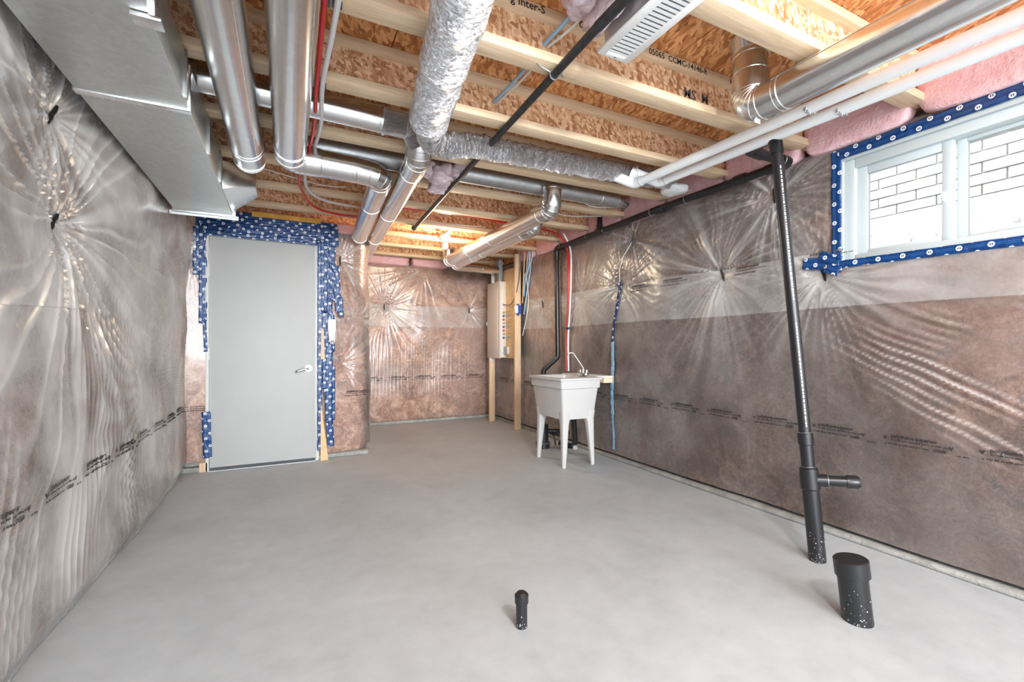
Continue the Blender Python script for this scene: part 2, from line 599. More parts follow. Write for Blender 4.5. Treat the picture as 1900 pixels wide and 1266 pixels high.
# blue sheathing tape with white ring marks (UV in metres: u along, v across)
def tape_mat(name, blue, light):
    t = NT(name)
    uvn = t.n('ShaderNodeUVMap'); sep = t.n('ShaderNodeSeparateXYZ')
    t.nt.links.new(uvn.outputs[0], sep.inputs[0])
    u, v = sep.outputs[0], sep.outputs[1]
    row = t.math('FLOOR', t.math('DIVIDE', v, 0.032))
    uu = t.math('DIVIDE', t.math('ADD', u, t.math('MULTIPLY', row, 0.047)), 0.115)
    cu = t.math('MULTIPLY', t.math('SUBTRACT', t.math('FRACT', uu), 0.5), 0.115)
    cv = t.math('SUBTRACT', t.math('SUBTRACT', v, t.math('MULTIPLY', row, 0.032)), 0.016)
    d = t.math('SQRT', t.math('ADD', t.math('MULTIPLY', cu, cu), t.math('MULTIPLY', cv, cv)))
    ring = t.math('MULTIPLY', t.math('LESS_THAN', d, 0.0128), t.math('GREATER_THAN', d, 0.0066))
    bar = t.math('MULTIPLY', t.math('LESS_THAN', d, 0.0066), t.math('LESS_THAN', t.math('ABSOLUTE', cu), 0.0016))
    mark = t.math('MAXIMUM', ring, bar)
    line = t.math('MULTIPLY', t.math('GREATER_THAN', t.math('ABSOLUTE', cu), 0.020),
                  t.math('LESS_THAN', t.math('ABSOLUTE', t.math('SUBTRACT', t.math('ABSOLUTE', cv), 0.004)), 0.0009))
    co = t.obj_co()
    nz = t.noise(co, 18, 5, 0.6, 1.0)
    c = t.ramp(nz, [(0.35, tuple(q * 0.6 for q in blue)), (0.65, blue)])
    c = t.mix(t.math('MULTIPLY', line, 0.55), c, (*light, 1))
    c = t.mix(mark, c, (0.72, 0.78, 0.84, 1))
    return t.done(t.bsdf(c, 0.24, 0, t.bump(nz, 0.55, 0.012)))


M['tape'] = tape_mat('blue_sheathing_tape', (0.004, 0.050, 0.20), (0.06, 0.22, 0.46))
M['tape_dark'] = tape_mat('navy_sheathing_tape', (0.010, 0.030, 0.14), (0.06, 0.12, 0.30))
M['tape_light'] = plain('pale_blue_film', (0.24, 0.45, 0.62), 0.25, 0, 18, 0.25, 0.5)

t = NT('lit_bulb')
em = t.n('ShaderNodeEmission'); em.inputs['Color'].default_value = (1.0, 0.86, 0.64, 1); em.inputs['Strength'].default_value = 14
M['bulb'] = t.done(em.outputs[0])

# ------------------------------------------------------------------ setting: floor and deck
o = part('floor', MB().box(-1.25, 3.3, -2.2, 7.1, -0.12, 0), M['floor'])
tag(o, 'pale grey concrete basement floor slab', 'floor', kind='structure')

ceil = part('ceiling', MB().box(-1.25, 3.3, -0.9, 7.1, 2.694, 2.72), M['osb_sub'])
tag(ceil, 'orange strand board subfloor seen between the joists', 'ceiling', kind='structure')
cols = [(-1.2, -0.86), (-0.86, 0.476), (0.476, 1.83), (1.83, 3.2)]
rows = [[-0.9, 1.22, 3.564, 5.908, 7.05], [-0.9, 0.634, 2.978, 5.322, 7.05], [-0.9, 1.806, 4.15, 6.494, 7.05], [-0.9, 0.634, 2.978, 5.322, 7.05]]
for (x0, x1), ys in zip(cols, rows):
    for y0, y1 in zip(ys[:-1], ys[1:]):
        part('panel', MB().box(x0 + 0.003, x1 - 0.003, y0 + 0.002, y1 - 0.002, 2.672, 2.6935), M['osb_sub'], ceil)

# ------------------------------------------------------------------ I-joists
JY = [1.22 + 0.586 * k for k in range(10)]
JL = ['first floor I-joist from the camera, meeting the wall above the window',
      'second floor I-joist from the camera, stamped CCMC-14146-R',
      'third floor I-joist from the camera, just in front of the crinkled foil flex duct',
      'fourth floor I-joist from the camera, between the flex duct and the closed-end steel duct',
      'fifth floor I-joist from the camera, behind the closed-end steel duct',
      'sixth floor I-joist from the camera, just in front of the red pipe',
      'seventh floor I-joist from the camera, behind the red pipe at the gas pipe end',
      'eighth floor I-joist from the camera, just behind the lit bulb',
      'ninth floor I-joist from the camera, second nearest the far wall',
      'tenth floor I-joist from the camera, nearest the far wall']
X0, X1 = -0.95, 3.045
me_b = me_t = me_w = None
for k, y in enumerate(JY):
    j = thing('floor_joist', JL[k], 'joist', (0, y, 2.43), 'floor joists')
    if k == 0:
        a = part('bottom_flange', MB().box(X0, X1, y - 0.05, y + 0.05, 2.43, 2.472), M['pine'], j, bevel=0.003)
        b = part('top_flange', MB().box(X0, X1, y - 0.05, y + 0.05, 2.628, 2.670), M['pine'], j, bevel=0.003)
        c = part('web', MB().box(X0, X1, y - 0.006, y + 0.006, 2.472, 2.628), M['osb_web'], j)
        me_b, me_t, me_w = a.data, b.data, c.data
    else:
        for nm, me in (('bottom_flange', me_b), ('top_flange', me_t), ('web', me_w)):
            q = bpy.data.objects.new(nm, me); COL.objects.link(q); q.parent = j
            WORLD[q.name] = WORLD[j.name]
    if k == 1:      # stamps on the second joist
        yn = y - 0.0505

        def stamp(body, x, z, size, plane_y, mat, bold=0.0):
            V, Fc, w = text_data(body, size, bold)
            mb = MB()
            mb.v = [(x + p[0], plane_y, z + p[1]) for p in V]; mb.f = Fc
            part('stamp', mb, mat, j, smooth=False)['kind'] = 'stuff'
            return x + w
        e = stamp('05065  CCMC-14146-R', 1.64, 2.633, 0.043, yn, M['ink'], 0.02)
        stamp('Hw', 2.24, 2.633, 0.043, yn, M['ink'], 0.02)
        stamp('g Inter-S', 0.86, 2.634, 0.050, yn, M['ink'], 0.02)
        stamp('CC', 1.215, 2.634, 0.046, yn, M['ink'], 0.02)
        stamp('MS  M', 1.93, 2.505, 0.075, y - 0.0075, M['ink_soft'], 0.02)

# ------------------------------------------------------------------ walls: concrete, insulation blanket, vapour barrier
class Wall:
    """a wall given by a polyline in plan (u runs along it) with the room on its right-hand normal"""
    def __init__(self, pts, tufts, base, amp, seed, drape=None, curb=0.0, flip=False, nf=(5, 34, 0.75)):
        self.P = np.array(pts, float)
        d = np.diff(self.P, axis=0); self.s = np.concatenate([[0], np.cumsum(np.hypot(d[:, 0], d[:, 1]))])
        nn = np.stack([-d[:, 1], d[:, 0]], 1) / np.hypot(d[:, 0], d[:, 1])[:, None]
        if flip:
            nn = -nn
        self.flip = flip
        pn = np.zeros_like(self.P)
        pn[:-1] += nn; pn[1:] += nn
        self.N = pn / np.hypot(pn[:, 0], pn[:, 1])[:, None]
        self.nlo, self.nhi, self.sharp = nf; self.tufts = tufts; self.base = base; self.amp = amp; self.seed = seed; self.drape = drape
        self.L = self.s[-1]

    def frame(self, u):
        u = np.clip(u, 0, self.L)
        x = np.interp(u, self.s, self.P[:, 0]); y = np.interp(u, self.s, self.P[:, 1])
        nx = np.interp(u, self.s, self.N[:, 0]); ny = np.interp(u, self.s, self.N[:, 1])
        return x, y, nx, ny

    def soft(self, u, v):
        d = self.base + self.amp * (fbm(u, v, 1.6, self.seed, 2) - 0.4)
        d = d * np.clip((v + 0.30) / 0.40, 0.8, 1) * np.clip((2.62 - v) / 0.30, 0.75, 1)
        for (a, b, dep, reach, A, L) in self.tufts:
            r = np.hypot(u - a, v - b)
            d = d - dep * np.exp(-(r / reach) ** 1.1)
        return d

    def disp(self, u, v):
        d = self.soft(u, v)
        C = 0 * d
        for i, (a, b, dep, reach, A, L) in enumerate(self.tufts):
            rng = np.random.RandomState(self.seed * 31 + i)
            du = u - a; dv = v - b
            r = np.hypot(du, dv); th = np.arctan2(dv, du)
            th = th + 0.10 * (vnoise(u, v, 4, self.seed + 7 + i) - 0.5)
            W = 0
            for q in range(9):
                W = W + rng.uniform(0.5, 1) * np.cos(rng.randint(self.nlo, self.nhi) * th + rng.uniform(0, 6.28))
            ridge = np.exp(-(W / self.sharp) ** 2)
            m = 0.45 + 0.9 * vnoise(np.cos(th) * 1.5, np.sin(th) * 1.5, 2.5, self.seed + 50 + i)
            cr = m * ridge * np.exp(-r / L) * np.clip((r - 0.015) / 0.07, 0, 1)
            d = d + A * cr
            C = C + cr
        if self.drape is not None:
            dd = self.drape(u, v)
            d = d + dd
            C = C + dd / 0.016
        self.crease = C
        d = d + 0.004 * (fbm(u, v, 7, self.seed + 3, 2) - 0.5)
        return d

    def points(self, u, v, extra=0.0, soft=False):
        x, y, nx, ny = self.frame(u)
        d = (self.soft(u, v) - 0.022 if soft else self.disp(u, v)) + extra
        return np.stack([x + nx * d, y + ny * d, v + 0 * u], -1)

    def sheet(self, name, u0, u1, v0, v1, step, mat, parent, hole=None, soft=False, extra=0.0, topline=None, botline=None):
        nu = max(2, int((u1 - u0) / step) + 1); nv = max(2, int((v1 - v0) / step) + 1)
        us = np.linspace(u0, u1, nu); ts = np.linspace(0, 1, nv)
        U = np.repeat(us[:, None], nv, 1)
        lo = botline(U) if botline else v0; hi = topline(U) if topline else v1
        V = lo + (hi - lo) * ts[None, :] + 0 * U
        P = self.points(U, V, extra, soft).reshape(-1, 3)
        idx = np.arange(nu * nv).reshape(nu, nv)
        q = np.stack([idx[:-1, :-1], idx[1:, :-1], idx[1:, 1:], idx[:-1, 1:]], -1).reshape(-1, 4)
        if not self.flip:
            q = q[:, ::-1]
        if hole:
            cu = (U[:-1, :-1] + U[1:, 1:]).ravel() / 2; cv = (V[:-1, :-1] + V[1:, 1:]).ravel() / 2
            keep = ~((cu > hole[0]) & (cu < hole[1]) & (cv > hole[2]) & (cv < hole[3]))
            q = q[keep]
        me = bpy.data.meshes.new(name)
        me.vertices.add(len(P)); me.vertices.foreach_set('co', P.astype(np.float32).ravel())
        me.loops.add(len(q) * 4); me.loops.foreach_set('vertex_index', q.astype(np.int32).ravel())
        me.polygons.add(len(q))
        me.polygons.foreach_set('loop_start', np.arange(0, len(q) * 4, 4, dtype=np.int32))
        me.polygons.foreach_set('loop_total', np.full(len(q), 4, dtype=np.int32))
        me.polygons.foreach_set('use_smooth', np.ones(len(q), bool))
        me.update(calc_edges=True); me.validate()
        if not soft:
            at = me.attributes.new('crease', 'FLOAT', 'POINT')
            at.data.foreach_set('value', np.clip(self.crease, 0, 1.5).astype(np.float32).ravel())
        return link(name, me, mat, parent)

    def write(self, lines, u, v, parent, sgn=1, mat=None):
        """lines: (text, du, dv, size, bold); sgn: reading direction along u"""
        mb = MB()
        for body, du, dv, size, bold in lines:
            if body == '#':          # a line of print too small to read: word-long bars
                Vt, Fc, x = [], [], 0.0
                rng = random.Random(int(du * 1000 + dv * 5000))
                while x < bold:
                    wl_ = rng.uniform(0.006, 0.03)
                    n_ = max(1, int(wl_ / 0.006))
                    for q_ in range(n_):
                        b_ = len(Vt)
                        x0_, x1_ = x + wl_ * q_ / n_, x + wl_ * (q_ + 0.86) / n_
                        hh = size * rng.uniform(0.6, 1.0)
                        Vt += [(x0_, 0), (x1_, 0), (x1_, hh), (x0_, hh)]
                        Fc.append((b_, b_ + 1, b_ + 2, b_ + 3))
                    x += wl_ + 0.005
            else:
                Vt, Fc, w = text_data(body, size, bold)
            A = np.array(Vt)
            uu = u + sgn * (A[:, 0] + du); vv = v + A[:, 1] + dv
            P = self.points(uu, vv, 0.007)
            b = len(mb.v)
            mb.v += [tuple(p) for p in P]
            mb.f += [tuple(b + i for i in fc) for fc in Fc]
        off = WORLD[parent.name]
        me = bpy.data.meshes.new('print')
        me.from_pydata([tuple(Vector(p) - off) for p in mb.v], [], mb.f)
        o = link('print', me, mat or M['ink'], parent)
        o['kind'] = 'stuff'
        return o

    def strap(self, u, v, parent, tilt=0.0, ln=0.055):
        p = self.points(np.array([u]), np.array([v]), 0.006)[0]
        x, y, nx, ny = [float(q[0]) for q in self.frame(np.array([u]))]
        tx, ty = ny, -nx
        mb = MB()
        for s0, s1 in ((-1, 0), (0, 1)):
            b = 0.18 * (-1 if s0 < 0 else 1)
            c0 = (p[0] + tx * ln * s0 * tilt, p[1] + ty * ln * s0 * tilt, p[2] + s0 * ln)
            c1 = (p[0] + tx * ln * s1 * tilt, p[1] + ty * ln * s1 * tilt, p[2] + s1 * ln)
            mb.tube([c0, ((c0[0] + c1[0]) / 2 + nx * 0.004, (c0[1] + c1[1]) / 2 + ny * 0.004, (c0[2] + c1[2]) / 2), c1], 0.009, 6)
        return part('strap', mb, M['black'], parent)


PRINT = [('polythene superior', 0.0, 0.028, 0.026, 0.035), ('#', 0.0, 0.012, 0.008, 0.225), ('#', -0.03, -0.012, 0.0095, 0.20), ('CGSB', 0.185, -0.014, 0.020, 0.05),
         ('v', -0.038, 0.014, 0.036, 0.045), ('v', 0.245, 0.006, 0.036, 0.045), ('#', 0.275, -0.020, 0.008, 0.045)]

WIN = (0.60, 1.60, 1.64, 2.29)          # y0, y1, z0, z1 of the window opening
# ---- right wall: u = y + 1.2
mb = MB()
mb.box(3.10, 3.30, -1.2, WIN[0], 0, 2.43).box(3.10, 3.30, WIN[1], 7.05, 0, 2.43)
mb.box(3.10, 3.30, WIN[0], WIN[1], 0, WIN[2]).box(3.10, 3.30, WIN[0], WIN[1], WIN[3], 2.43)
wr = part('wall_right', mb, M['concrete'])
tag(wr, 'right wall of brown insulation under clear plastic, with the window', 'wall', kind='structure')


def drape_r(u, v):
    y = u - 1.2
    s = (v - y * 0.50)
    w = np.sin(2 * np.pi * (s / 0.105) + 6 * vnoise(y, v, 1.4, 91) + 3 * vnoise(y, v, 4.0, 94))
    m = np.clip((1.75 - y) / 0.7, 0, 1) * np.clip((1.42 - v) / 0.25, 0, 1) * np.clip((v - 0.55) / 0.3, 0, 1)
    a = 0.015 * np.exp(-(w / 0.30) ** 2) * m * np.clip(3.0 * vnoise(y * 0.45 + v * 0.2, s * 1.6, 6.0, 92) - 1.0, 0, 1.2)
    w2 = np.sin(2 * np.pi * (y / 0.045) + 4 * vnoise(y, v, 1.7, 93))
    m2 = np.clip(1 - np.abs(y - 3.45) / 0.22, 0, 1) * np.clip((0.95 - v) / 0.25, 0, 1) + 0.9 * np.clip((y - 4.6) / 0.4, 0, 1) * np.clip((1.5 - v) / 0.4, 0, 1)
    return a + 0.006 * np.exp(-(w2 / 0.45) ** 2) * m2


RT = [(3.463, 2.19, 0.05, 0.16, 0.010, 0.28), (3.648, 1.766, 0.055, 0.18, 0.013, 0.28), (2.455, 1.715, 0.055, 0.18, 0.013, 0.33),
      (1.69, 1.60, 0.045, 0.15, 0.012, 0.25), (2.02, 2.19, 0.05, 0.16, 0.012, 0.30), (5.19, 1.70, 0.05, 0.18, 0.010, 0.40),
      (0.05, 1.5, 0.05, 0.2, 0.012, 0.3), (4.3, 1.70, 0.02, 0.15, 0.006, 0.25)]
RW = Wall([(3.10, -1.2), (3.10, 6.98)], [(y + 1.2, z, d, r, A, L) for y, z, d, r, A, L in RT], 0.105, 0.06, 5, drape_r)
hole = (WIN[0] + 1.2 - 0.01, WIN[1] + 1.2 + 0.01, WIN[2] - 0.01, WIN[3] + 0.01)
RW.sheet('insulation_blanket', 0, 8.15, 0.045, 2.36, 0.05, M['brown'], wr, hole, soft=True)
sr = RW.sheet('vapour_barrier', 0.4, 8.15, 0.05, 2.375, 0.0115, M['poly'], wr, hole)
RW.sheet('overlap_sheet', 0.6, 8.1, 1.38, 1.78, 0.0125, M['poly2'], wr, (hole[0], hole[1], WIN[2] - 0.01, 9), extra=0.003,
         topline=lambda U: 1.735 + 0.03 * (U - 1.2 - 1.8) / 2 + 0.004 * np.sin(U * 5), botline=lambda U: 1.385 + 0.0 * U + 0.004 * np.sin(U * 3))
part('rim_board', MB().box(3.065, 3.10, -0.9, 6.93, 2.43, 2.67), M['osb_sub'], wr)
part('curb', MB().box(2.972, 3.10, -1.2, 6.93, 0, 0.030), M['concrete'], wr, bevel=0.012)
y = 0.62
while y < 6.6:
    if not (3.50 < y < 3.70):
        RW.write(PRINT, y + 1.2 + 0.30, 0.625, sr, -1)
    y += 0.395
for y in (1.50, 2.05, 2.75, 3.2):
    RW.write(PRINT[:3], y + 1.2 + 0.26, 1.70 - 0.002 * y, sr, -1, M['ink_soft'])
for (y, z, d, r, A, L), tl in zip(RT[:6], (-0.3, 0, 0.3, 0.35, 0.1, 0.3)):
    if z != 1.766:
        RW.strap(y + 1.2, z, wr, tl)

# ---- left wall: u = y + 1.2 on plane x = -0.97
wl = part('wall_left', MB().box(-1.15, -0.97, -1.2, 5.35, 0, 2.43), M['concrete'])
tag(wl, 'left wall of insulation under bulging plastic sheeting, daylight sheen in its colour', 'wall', kind='structure')


def drape_l(u, v):
    y = u - 1.2
    s = y + 0.22 * (v - 1.3) * (y - 2.6)
    w = np.sin(2 * np.pi * (s / 0.085) + 2.6 * vnoise(y * 0.8, v * 0.12, 2.2, 71))
    m = np.clip((1.65 - v) / 0.5, 0, 1) * (0.25 + 0.75 * np.clip(v / 0.5, 0, 1)) * np.clip((y - 1.6) / 0.5, 0.2, 1)
    return 0.013 * np.exp(-(w / 0.36) ** 2) * m * np.clip(2.2 * vnoise(y, v * 0.4, 4.5, 73) - 0.45, 0, 1.3)


LT = [(2.55, 1.66, 0.085, 0.24, 0.017, 0.8), (2.50, 2.09, 0.06, 0.18, 0.013, 0.40), (4.4, 1.80, 0.05, 0.2, 0.008, 0.15)]
LW = Wall([(-0.97, -1.2), (-0.97, 5.05)], [(y + 1.2, z, d, r, A, L) for y, z, d, r, A, L in LT], 0.155, 0.08, 9, drape_l, flip=True, nf=(5, 24, 0.65))
LW.sheet('insulation_blanket', 0, 6.2, 0.01, 2.40, 0.05, M['brown'], wl, soft=True)
sl = LW.sheet('vapour_barrier', 0.8, 6.22, 0.008, 2.40, 0.0115, M['poly_left'], wl)
LW.sheet('overlap_sheet', 0.8, 6.15, 1.30, 1.68, 0.0125, M['poly2'], wl, extra=0.003,
         topline=lambda U: 1.665 + 0.006 * np.sin(U * 4), botline=lambda U: 1.28 + 0.03 * np.sin(U * 2))
y = 1.05
while y < 4.8:
    LW.write(PRINT, y + 1.2, 0.59, sl, 1, M['ink'])
    y += 0.395
part('rim_board', MB().box(-1.15, -1.06, -0.9, 7.05, 2.43, 2.69), M['osb_sub'], wl)
LW.strap(2.55 + 1.2, 1.67, wl, -0.8, 0.045); LW.strap(2.50 + 1.2, 2.10, wl, -0.8, 0.05)
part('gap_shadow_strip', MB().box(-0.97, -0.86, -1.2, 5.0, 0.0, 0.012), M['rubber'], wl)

# ---- far wall: u = x - 0.85
wf = part('wall_far', MB().box(0.85, 3.10, 6.92, 7.08, 0, 2.43), M['concrete'])
tag(wf, 'far wall of brown insulation under tufted clear plastic', 'wall', kind='structure')


def drape_f(u, v):
    w = np.sin(2 * np.pi * (u / 0.06) + 5 * vnoise(u, v * 0.3, 2.2, 61))
    m = np.clip((1.35 - v) / 0.4, 0, 1) * np.clip((v - 0.25) / 0.3, 0, 1)
    return 0.008 * np.exp(-(w / 0.45) ** 2) * m * (0.1 + 1.2 * vnoise(u, v, 3.0, 62))


FT = [(1.289, 1.727, 0.07, 0.2, 0.020, 0.30), (2.612, 1.717, 0.055, 0.17, 0.016, 0.24), (1.85, 2.33, 0.03, 0.15, 0.014, 0.35)]
FW = Wall([(0.85, 6.92), (3.08, 6.92)], [(x - 0.85, z, d, r, A, L) for x, z, d, r, A, L in FT], 0.10, 0.07, 13, drape_f, flip=True)
FW.sheet('insulation_blanket', 0, 2.22, 0.045, 2.36, 0.05, M['brown'], wf, soft=True)
sf = FW.sheet('vapour_barrier', 0, 2.22, 0.05, 2.37, 0.0115, M['poly'], wf)
FW.sheet('overlap_sheet', 0.02, 2.2, 1.44, 1.77, 0.0125, M['poly2'], wf, extra=0.003,
         topline=lambda U: 1.765 + 0.003 * np.sin(U * 5), botline=lambda U: 1.445 + 0.0 * U)
for x in (0.98, 1.38, 1.78, 2.18, 2.58):
    FW.write(PRINT, x - 0.85, 0.665, sf, 1)
FW.strap(1.289 - 0.85, 1.727, wf, 0, 0.05); FW.strap(2.612 - 0.85, 1.717, wf, 0, 0.045)
part('rim_board', MB().box(0.55, 3.10, 6.96, 7.05, 2.43, 2.69), M['osb_sub'], wf)
part('curb', MB().box(0.85, 3.10, 6.78, 6.92, 0, 0.045), M['concrete'], wf, bevel=0.012)

# ---- door wall: pillow to the right of the door turning the corner, narrow pillow on the left
wd = part('wall_door', MB().box(-0.97, -0.70, 5.06, 5.25, 0, 2.43).box(-0.70, 0.30, 5.06, 5.25, 2.22, 2.43).box(0.30, 0.62, 5.17, 5.35, 0, 2.43).box(0.52, 0.62, 5.3, 7.0, 0, 2.43), M['concrete'])
tag(wd, 'short insulated wall around the flush door, wrapped in clear plastic', 'wall', kind='structure')
corner = [(0.30, 5.10), (0.45, 5.12), (0.60, 5.15)] + [(0.60 + 0.15 * math.sin(a), 5.30 - 0.15 * math.cos(a)) for a in np.linspace(0.15, 1.5, 8)] + [(0.75, 6.0), (0.75, 6.9)]
DT = [(0.22, 0.97, 0.055, 0.16, 0.016, 0.16), (0.20, 2.05, 0.055, 0.16, 0.018, 0.20), (0.36, 1.45, 0.015, 0.12, 0.008, 0.2)]
DW = Wall(corner, DT, 0.075, 0.05, 17, None, flip=True)
DW.sheet('insulation_blanket', 0, 2.2, 0.05, 2.30, 0.04, M['brown'], wd, soft=True)
sd = DW.sheet('vapour_barrier', 0.0, 1.3, 0.055, 2.33, 0.010, M['poly'], wd)
DW.write(PRINT[:3], 0.25, 0.64, sd, 1)
DW.strap(0.20, 2.05, wd, 0, 0.05)
part('curb', MB().box(0.33, 0.78, 5.03, 5.3, 0, 0.045), M['concrete'], wd, bevel=0.012)
DL = Wall([(-0.97, 5.02), (-0.66, 5.06)], [(0.16, 1.95, 0.03, 0.15, 0.012, 0.25)], 0.075, 0.05, 23, None, flip=True)
DL.sheet('insulation_blanket', 0, 0.31, 0.09, 2.36, 0.03, M['brown'], wd, soft=True)
s2 = DL.sheet('vapour_barrier', 0.0, 0.31, 0.085, 2.38, 0.010, M['poly'], wd)
for k in range(3):
    DL.write([('#', 0.0, 0.0, 0.008, 0.16)], 0.12, 0.60 - 0.018 * k, s2, 1)
part('sole_plate', MB().box(-0.93, -0.71, 4.98, 5.06, 0.0, 0.045), M['concrete'], wd, bevel=0.008)
part('stud_foot', MB().box(-0.72, -0.655, 4.97, 5.06, 0.0, 0.085), M['pine_z'], wd, bevel=0.003)

# ------------------------------------------------------------------ door
d1 = thing('door_1', 'flush pale grey door framed in blue tape', 'door', (-0.19, 5.0, 0), kind='structure')
part('slab', MB().box(-0.640, 0.254, 4.99, 5.035, 0.028, 2.165), M['door'], d1, bevel=0.003)
part('jamb', MB().box(-0.672, -0.646, 4.97, 5.08, 0, 2.19), M['jamb'], d1, bevel=0.003)
part('jamb', MB().box(0.258, 0.284, 4.985, 5.08, 0, 2.19), M['jamb'], d1, bevel=0.003)
part('head_jamb', MB().box(-0.672, 0.284, 4.985, 5.08, 2.168, 2.20), M['jamb'], d1, bevel=0.003)
part('sweep', MB().box(-0.640, 0.254, 4.992, 5.03, 0.004, 0.026), M['rubber'], d1)
part('threshold', MB().box(-0.645, 0.258, 4.96, 5.08, 0.0, 0.006), M['galv_dull'], d1)
for z in (0.35, 1.08, 1.85):
    part('hinge', MB().tube([(-0.643, 4.985, z - 0.055), (-0.643, 4.985, z + 0.055)], 0.006, 10), M['jamb'], d1)
h = part('handle', MB().tube([(0.190, 4.99, 0.93), (0.190, 4.975, 0.93)], 0.033, 24), M['nickel'], d1, label='satin nickel lever handle')
part('spindle', MB().tube([(0.190, 4.975, 0.93), (0.190, 4.935, 0.93)], 0.012, 14), M['nickel'], h)
part('lever', MB().tube(bend([(0.190, 4.94, 0.93), (0.165, 4.932, 0.929), (0.09, 4.936, 0.905), (0.078, 4.945, 0.90)], 0.015, 4), [0.014, 0.014, 0.013, 0.013, 0.012, 0.012, 0.011, 0.011, 0.010, 0.010, 0.009, 0.008][:12] if False else 0.0115, 12), M['nickel'], h)

# ------------------------------------------------------------------ blue tape
def strip(parent, a, b, w, fn, mat=None, ju=0.0, seed=0, name='tape_strip'):
    """tape from a to b (2D on the surface), width w; fn(s,t,lift)->3D"""
    a = np.array(a, float); b = np.array(b, float)
    L = np.hypot(*(b - a)); d = (b - a) / L; n = np.array([-d[1], d[0]])
    nu = max(4, int(L / 0.012)); nv = 6
    rng = np.random.RandomState(seed + 1)
    co, uv = [], []
    for i in range(nu + 1):
        for k in range(nv + 1):
            s = L * i / nu; q = (k / nv - 0.5) * w
            e = 0.004 * (vnoise(s, 0.3, 14, seed) - 0.5) * (1 if k in (0, nv) else 0)
            if i in (0, nu):
                s += 0.008 * (rng.rand() - 0.5)
            p = a + d * s + n * (q + e)
            lift = 0.0015 + 0.004 * float(vnoise(s * 1.0, q * 3, 22, seed + 3))
            co.append(fn(p[0], p[1], lift)); uv.append((s + ju, q + w / 2 + 0.0 + (seed * 0.013) % 0.03))
    off = WORLD[parent.name]
    F = []
    for i in range(nu):
        for k in range(nv):
            a0 = i * (nv + 1) + k
            F.append((a0, a0 + nv + 1, a0 + nv + 2, a0 + 1))
    me = bpy.data.meshes.new(name)
    me.from_pydata([tuple(Vector(p) - off) for p in co], [], F)
    ul = me.uv_layers.new(name='UVMap')
    for lp in me.loops:
        ul.data[lp.index].uv = uv[lp.vertex_index]
    for p in me.polygons:
        p.use_smooth = True
    o = link(name, me, mat or M['tape'], parent)
    sd_ = o.modifiers.new('thickness', 'SOLIDIFY'); sd_.thickness = 0.0012
    return o


td = thing('door_tape', 'blue tape strips with white ring marks sealing around the door', 'tape', (-0.19, 4.96, 0))
lay = [0]


def on_door(x, z, lift):
    y = 4.975 + (0.10 * max(0, x - 0.3))
    return (x, y - lift - lay[0] * 0.0012, z)


HS = [((-0.70, 2.385), (0.46, 2.372), 0.065), ((-0.705, 2.335), (0.47, 2.322), 0.065), ((-0.71, 2.285), (0.472, 2.270), 0.065), ((-0.705, 2.235), (0.47, 2.222), 0.065),
      ((-0.68, 2.195), (0.30, 2.19), 0.05), ((0.29, 2.40), (0.30, 2.16), 0.07), ((0.43, 2.37), (0.44, 2.17), 0.07),
      ((-0.735, 2.24), (-0.735, 1.80), 0.065), ((-0.690, 2.24), (-0.690, 1.36), 0.065), ((-0.715, 2.36), (-0.71, 2.0), 0.06), ((-0.678, 1.45), (-0.668, 1.10), 0.03),
      ((-0.667, 0.55), (-0.655, 0.13), 0.068),
      ((0.298, 2.20), (0.292, 0.10), 0.045), ((0.335, 2.22), (0.335, 1.50), 0.065), ((0.375, 2.20), (0.385, 1.40), 0.065), ((0.41, 2.20), (0.43, 1.62), 0.065),
      ((0.45, 1.98), (0.475, 1.50), 0.060), ((0.49, 1.66), (0.50, 1.45), 0.05), ((0.345, 1.50), (0.35, 0.72), 0.065), ((0.40, 1.48), (0.405, 1.10), 0.065), ((0.385, 1.18), (0.38, 0.40), 0.065),
      ((0.36, 0.80), (0.40, 0.13), 0.065), ((0.415, 0.95), (0.415, 0.40), 0.05), ((0.30, 1.72), (0.43, 1.715), 0.06)]
for i, (a, b, w) in enumerate(HS):
    lay[0] = i % 7
    strip(td, a, b, w, on_door, seed=i * 5 + 2, ju=0.031 * i)

# shim, switch box
o = thing('cedar_shim', 'long tan wood shim wedged beside the door at the floor', 'shim', (0.325, 4.95, 0))
part('wedge', MB().prism([(0.300, 4.962, 0.0), (0.372, 4.968, 0.0), (0.362, 4.966, 0.10), (0.303, 4.962, 0.60)], (0, -0.010, 0)), M['ply'], o)
o = thing('cedar_shim', 'short tan wood shim poking through tape beside the door handle', 'shim', (0.315, 4.95, 1.02))
part('wedge', MB().prism([(0.303, 4.960, 1.06), (0.338, 4.962, 1.06), (0.330, 4.962, 1.32), (0.306, 4.960, 1.34)], (0, -0.010, 0)), M['pine_z'], o)
part('end_block', MB().box(0.302, 0.340, 4.948, 4.962, 1.02, 1.06), M['ply'], o)
o = thing('switch_plate', 'blank white switch box with looped cable on the door tape', 'switch', (0.405, 4.96, 1.33))
part('plate', MB().box(0.367, 0.443, 4.930, 4.958, 1.305, 1.425), M['white_paint'], o, bevel=0.004)
part('bracket', MB().box(0.380, 0.432, 4.945, 4.962, 1.21, 1.305), M['galv_dull'], o)
part('cable', MB().tube(bend([(0.372, 4.945, 1.305), (0.385, 4.935, 1.20), (0.402, 4.933, 1.165), (0.415, 4.94, 1.20)], 0.02), 0.004, 8), M['white_cable'], o)
part('cable', MB().tube(bend([(0.437, 4.945, 1.305), (0.43, 4.935, 1.21), (0.418, 4.933, 1.165), (0.405, 4.94, 1.19)], 0.02), 0.004, 8), M['white_cable'], o)
o = part('yellow_blocking', MB().box(-0.30, 0.30, 4.955, 4.99, 2.385, 2.43), M['yellow'])
tag(o, 'yellow wooden blocking strip above the taped door head', 'board')

